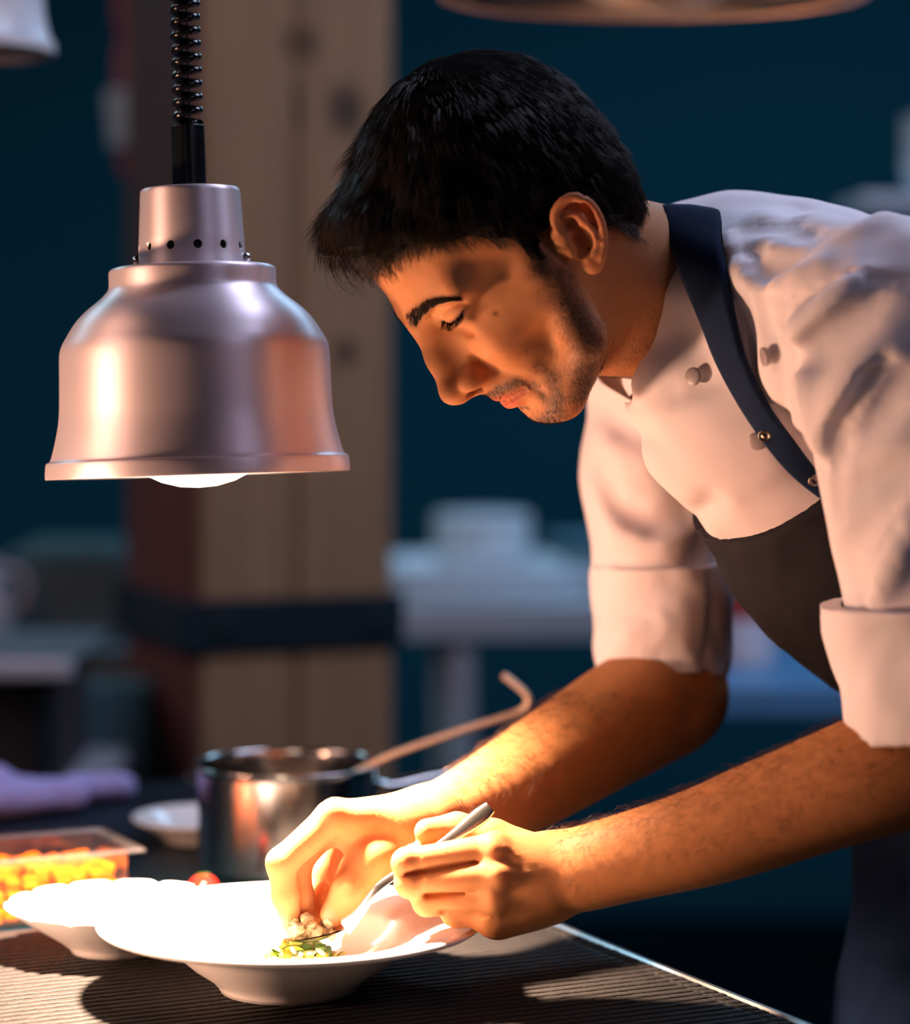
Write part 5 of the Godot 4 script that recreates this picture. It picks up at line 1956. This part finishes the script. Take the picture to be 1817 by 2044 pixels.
func far_arm() -> Field:
	var h := Field.new()
	var ax := [P(1335, 1385, -0.235), P(1240, 1440, -0.20), P(1110, 1520, -0.15), P(1000, 1585, -0.105), P(900, 1632, -0.065), P(850, 1646, -0.05)]
	var rd := [0.042, 0.040, 0.0355, 0.0305, 0.0245, 0.0225]
	h.cap(P(1325, 1230, -0.245), ax[0], 0.038, 0.041, 0.012)
	limb(h, ax, rd)
	h.cap(P(1290, 1400, -0.19), P(1080, 1530, -0.12), 0.024, 0.018, 0.012)
	var mcp := [P(662, 1634, -0.004), P(668, 1630, -0.026), P(692, 1634, -0.050), P(718, 1645, -0.070)]
	for k in 4:
		h.cap(P(850 - 4 * k, 1640, -0.040 - 0.008 * k), mcp[k], 0.0165, 0.0108, 0.012)
	h.cap(P(800, 1660, -0.03), P(745, 1672, -0.028), 0.019, 0.016, 0.012)
	finger(h, [mcp[0], P(562, 1722, 0.006), P(570, 1790, 0.005), P(583, 1842, 0.001)], [11.0, 9.2, 8.0, 6.4])
	finger(h, [mcp[1], P(592, 1722, -0.014), P(600, 1792, -0.010), P(604, 1840, -0.008)], [11.0, 9.0, 8.0, 6.6])
	finger(h, [mcp[2], P(640, 1740, -0.038), P(640, 1795, -0.028), P(640, 1832, -0.016)], [10.4, 8.6, 7.6, 6.6])
	finger(h, [mcp[3], P(680, 1735, -0.062), P(672, 1785, -0.05), P(664, 1815, -0.038)], [9.2, 7.6, 6.8, 6.0])
	finger(h, [P(838, 1668, -0.036), P(742, 1716, -0.008), P(697, 1776, 0.004), P(664, 1826, 0.004)], [15.0, 11.8, 10.6, 8.4])
	h.cap(P(742, 1716, -0.008), P(690, 1660, -0.018), 0.009, 0.008, 0.014)       # web of the thumb
	for q in [[655, 1612, 0.004], [668, 1606, -0.02]]:
		h.swell(P(q[0], q[1], q[2]), P(q[0], q[1], q[2]), 0.002, 0.007)
	for dx in [-6, 0, 6]:
		h.swell(P(690 + dx, 1758 - dx, 0.014), P(712 + dx, 1772 - dx, 0.014), -0.0005, 0.0012)
	# nails
	h.swell(P(651, 1828, 0.013), P(657, 1838, 0.012), 0.0007, 0.0035)
	h.swell(P(566, 1836, 0.008), P(570, 1846, 0.006), 0.0006, 0.003)
	return h

func arm_colour(p: Vector3, nz: FastNoiseLite) -> Color:
	var n := nz.get_noise_3dv(p * 900.0)
	var c := ARM * (1.0 + 0.12 * n)
	for q in [[651, 1828, 0.013, 0.0042], [567, 1838, 0.008, 0.0035]]:
		c = tint(c, p, P(q[0], q[1], q[2]), P(q[0] + 5, q[1] + 8, q[2]), q[3], Color(0.62, 0.34, 0.24), 0.7)
	return c
const ARM := Color(0.48, 0.20, 0.078)
const CLOTH := 0.0042

var person: Node3D
func chef() -> void:
	head_frame()
	person = thing("person", "man with short black hair in a white double-breasted jacket and dark apron bending over", "person", Vector3(0.35, 0, -0.1))
	var to := person.transform.affine_inverse()
	var body := Geo.new()
	var t0 := Time.get_ticks_msec()
	var head := head_field()
	face_lines(head)
	head.build(V(-95, -170, -190), V(95, 135, 115), FINE, body, HX)
	print("head ", Time.get_ticks_msec() - t0, " tris ", body.i.size() / 3)
	var nz := FastNoiseLite.new()
	nz.seed = 3
	nz.frequency = 0.12
	var first := body.v.size()
	var inv := HX.affine_inverse()
	for p in body.v:
		body.c.append(head_colour(inv * p, nz))
	near_arm().build(Vector3(-0.045, 0.93, -0.01), Vector3(0.40, 1.20, 0.19), 0.0021, body)
	far_arm().build(Vector3(-0.13, 0.925, -0.30), Vector3(0.20, 1.14, 0.04), 0.0021, body)
	# the trunk that joins them, under the clothes
	var core := Field.new()
	torso_parts(core, -0.035)
	core.cap(P(1400, 610, -0.075), P(1560, 660, -0.08), 0.038, 0.045, 0.02)
	core.cap(P(1600, 680, -0.02), P(1800, 700, 0.10), 0.035, 0.045, 0.03)
	core.cap(P(1800, 700, 0.10), P(1915, 1290, 0.13), 0.045, 0.042, 0.02)
	core.cap(P(1480, 640, -0.12), P(1310, 700, -0.24), 0.032, 0.032, 0.02)
	core.cap(P(1310, 700, -0.24), P(1325, 1260, -0.245), 0.032, 0.034, 0.02)
	core.build(Vector3(0.10, 0.90, -0.42), Vector3(0.62, 1.44, 0.24), 0.009, body)
	for k in range(first, body.v.size()):
		body.c.append(arm_colour(body.v[k], nz))
	var o := obj("body", body, M.skin, person, to)
	hair(to)
	stubble(body, first, o)
	jacket(to)
	apron(to)
	arm_hair(body, first, o)
	legs(to)
	for s in [1.0, -1.0]:
		var e := Geo.new()
		e.lathe(ball(0.0124, 0.98), 24)
		obj("eye", e, M.eye, o, HX * Transform3D(Basis.from_euler(Vector3(PI / 2 + 0.6, 0, 0)), V(31 * s, 17.5, 58.5)))


func arm_hair(body: Geo, first: int, parent: Node3D) -> void:
	var r := RandomNumberGenerator.new()
	r.seed = 21
	var st := Geo.new()
	var made := 0
	for k in 60000:
		var j := r.randi_range(first, body.v.size() - 1)
		var p := body.v[j]
		var n := body.n[j]
		var near := p.z > 0.03 and p.x > 0.065 and p.x < 0.33 and p.y < 1.12
		var far := p.z < -0.03 and p.x > 0.0 and p.x < 0.14 and p.y > 0.97 and p.y < 1.07
		if not near and not far: continue
		var up := n.y * 0.8 + n.z * 0.35
		if r.randf() > clampf(up + 0.15, 0.02, 1.0): continue
		made += 1
		if made > 3200: break
		var d := (Vector3(-0.5, -0.35, 0.1) + Vector3(r.randf_range(-0.5, 0.5), r.randf_range(-0.3, 0.5), r.randf_range(-0.5, 0.5)))
		d = (d - n * d.dot(n)).normalized()
		var ln := r.randf_range(0.006, 0.014)
		var lift := r.randf_range(0.15, 1.1) * clampf(n.y + 0.4, 0.2, 1.1)
		var path := PackedVector3Array()
		p -= n * 0.0005
		for s in 4:
			path.append(p)
			p += (d + n * lift * (1.2 - 0.7 * s) + Vector3(0, -0.12 * s, 0)).normalized() * ln / 3.0
		strand(st, path, 0.00009, 0.00004)
	var o := obj("arm_hairs", st, M.arm_hair, parent)
	o.set_meta("kind", "stuff")

func legs(to: Transform3D) -> void:
	var h := Field.new()
	for s: float in [-1.0, 1.0]:
		var hip := P(2260, 1480, -0.2) - ACROSS * 0.09 * s
		var foot := Vector3(hip.x + 0.02, 0.09, hip.z)
		h.cap(hip, (hip + foot) * 0.5 + Vector3(-0.02, 0, 0.01), 0.10, 0.075, 0.03)
		h.cap((hip + foot) * 0.5 + Vector3(-0.02, 0, 0.01), foot, 0.075, 0.062, 0.03)
	var g := h.build(Vector3(0.2, 0.05, -0.55), Vector3(0.75, 1.22, 0.15), 0.012)
	obj("trousers", g, M.navy, person, to)
	for s: float in [-1.0, 1.0]:
		var hip := P(2260, 1480, -0.2) - ACROSS * 0.09 * s
		var f := Field.new()
		var a := Vector3(hip.x + 0.02, 0.045, hip.z)
		f.cap(a + Vector3(0.03, 0.0, -0.015), a + Vector3(-0.16, -0.008, 0.075), 0.042, 0.036, 0.02)
		f.cap(a, a + Vector3(0, 0.07, 0), 0.045, 0.045, 0.02)
		f.half(Vector3.ZERO, Vector3.DOWN)
		obj("shoe", f.build(a - Vector3(0.25, 0.06, 0.12), a + Vector3(0.12, 0.13, 0.16), 0.008), M.black, person, to)

func stubble(body: Geo, first: int, parent: Node3D) -> void:
	var r := RandomNumberGenerator.new()
	r.seed = 41
	var inv := HX.affine_inverse()
	var st := Geo.new()
	var made := 0
	for k in 140000:
		var j := r.randi_range(0, first - 1)
		var p := body.v[j]
		var q := inv * p
		if q.x < -0.03 or q.y > 0.01: continue
		var w := beard(Vector3(absf(q.x), q.y, q.z))
		var lip := q.y > -0.047 and q.z > 0.062
		if r.randf() > (1.0 if lip and w > 0.3 else w * w): continue
		made += 1
		if made > 8000: break
		var n := body.n[j]
		var d := HX.basis * Vector3(r.randf_range(-0.3, 0.3), -0.9, 0.35 + r.randf_range(-0.4, 0.4))
		d = (d - n * d.dot(n)).normalized()
		var path := PackedVector3Array()
		p -= n * 0.0003
		var ln := r.randf_range(0.0018, 0.0034)
		for s in 3:
			path.append(p)
			p += (d + n * 0.55).normalized() * ln * 0.5
		strand(st, path, 0.00008, 0.00004)
	var o := obj("beard_stubble", st, M.dull_hair, parent)
	o.set_meta("kind", "stuff")

func limb(h: Field, pts: Array, radii: Array, n := 5) -> void:       # a smooth tapering limb through the joints
	var p := smooth_path(PackedVector3Array(pts), n)
	var r := smooth_vals(radii, n)
	for k in p.size() - 1:
		h.cap(p[k], p[k + 1], r[k], r[k + 1], 0.006 if k > 0 else 0.01)
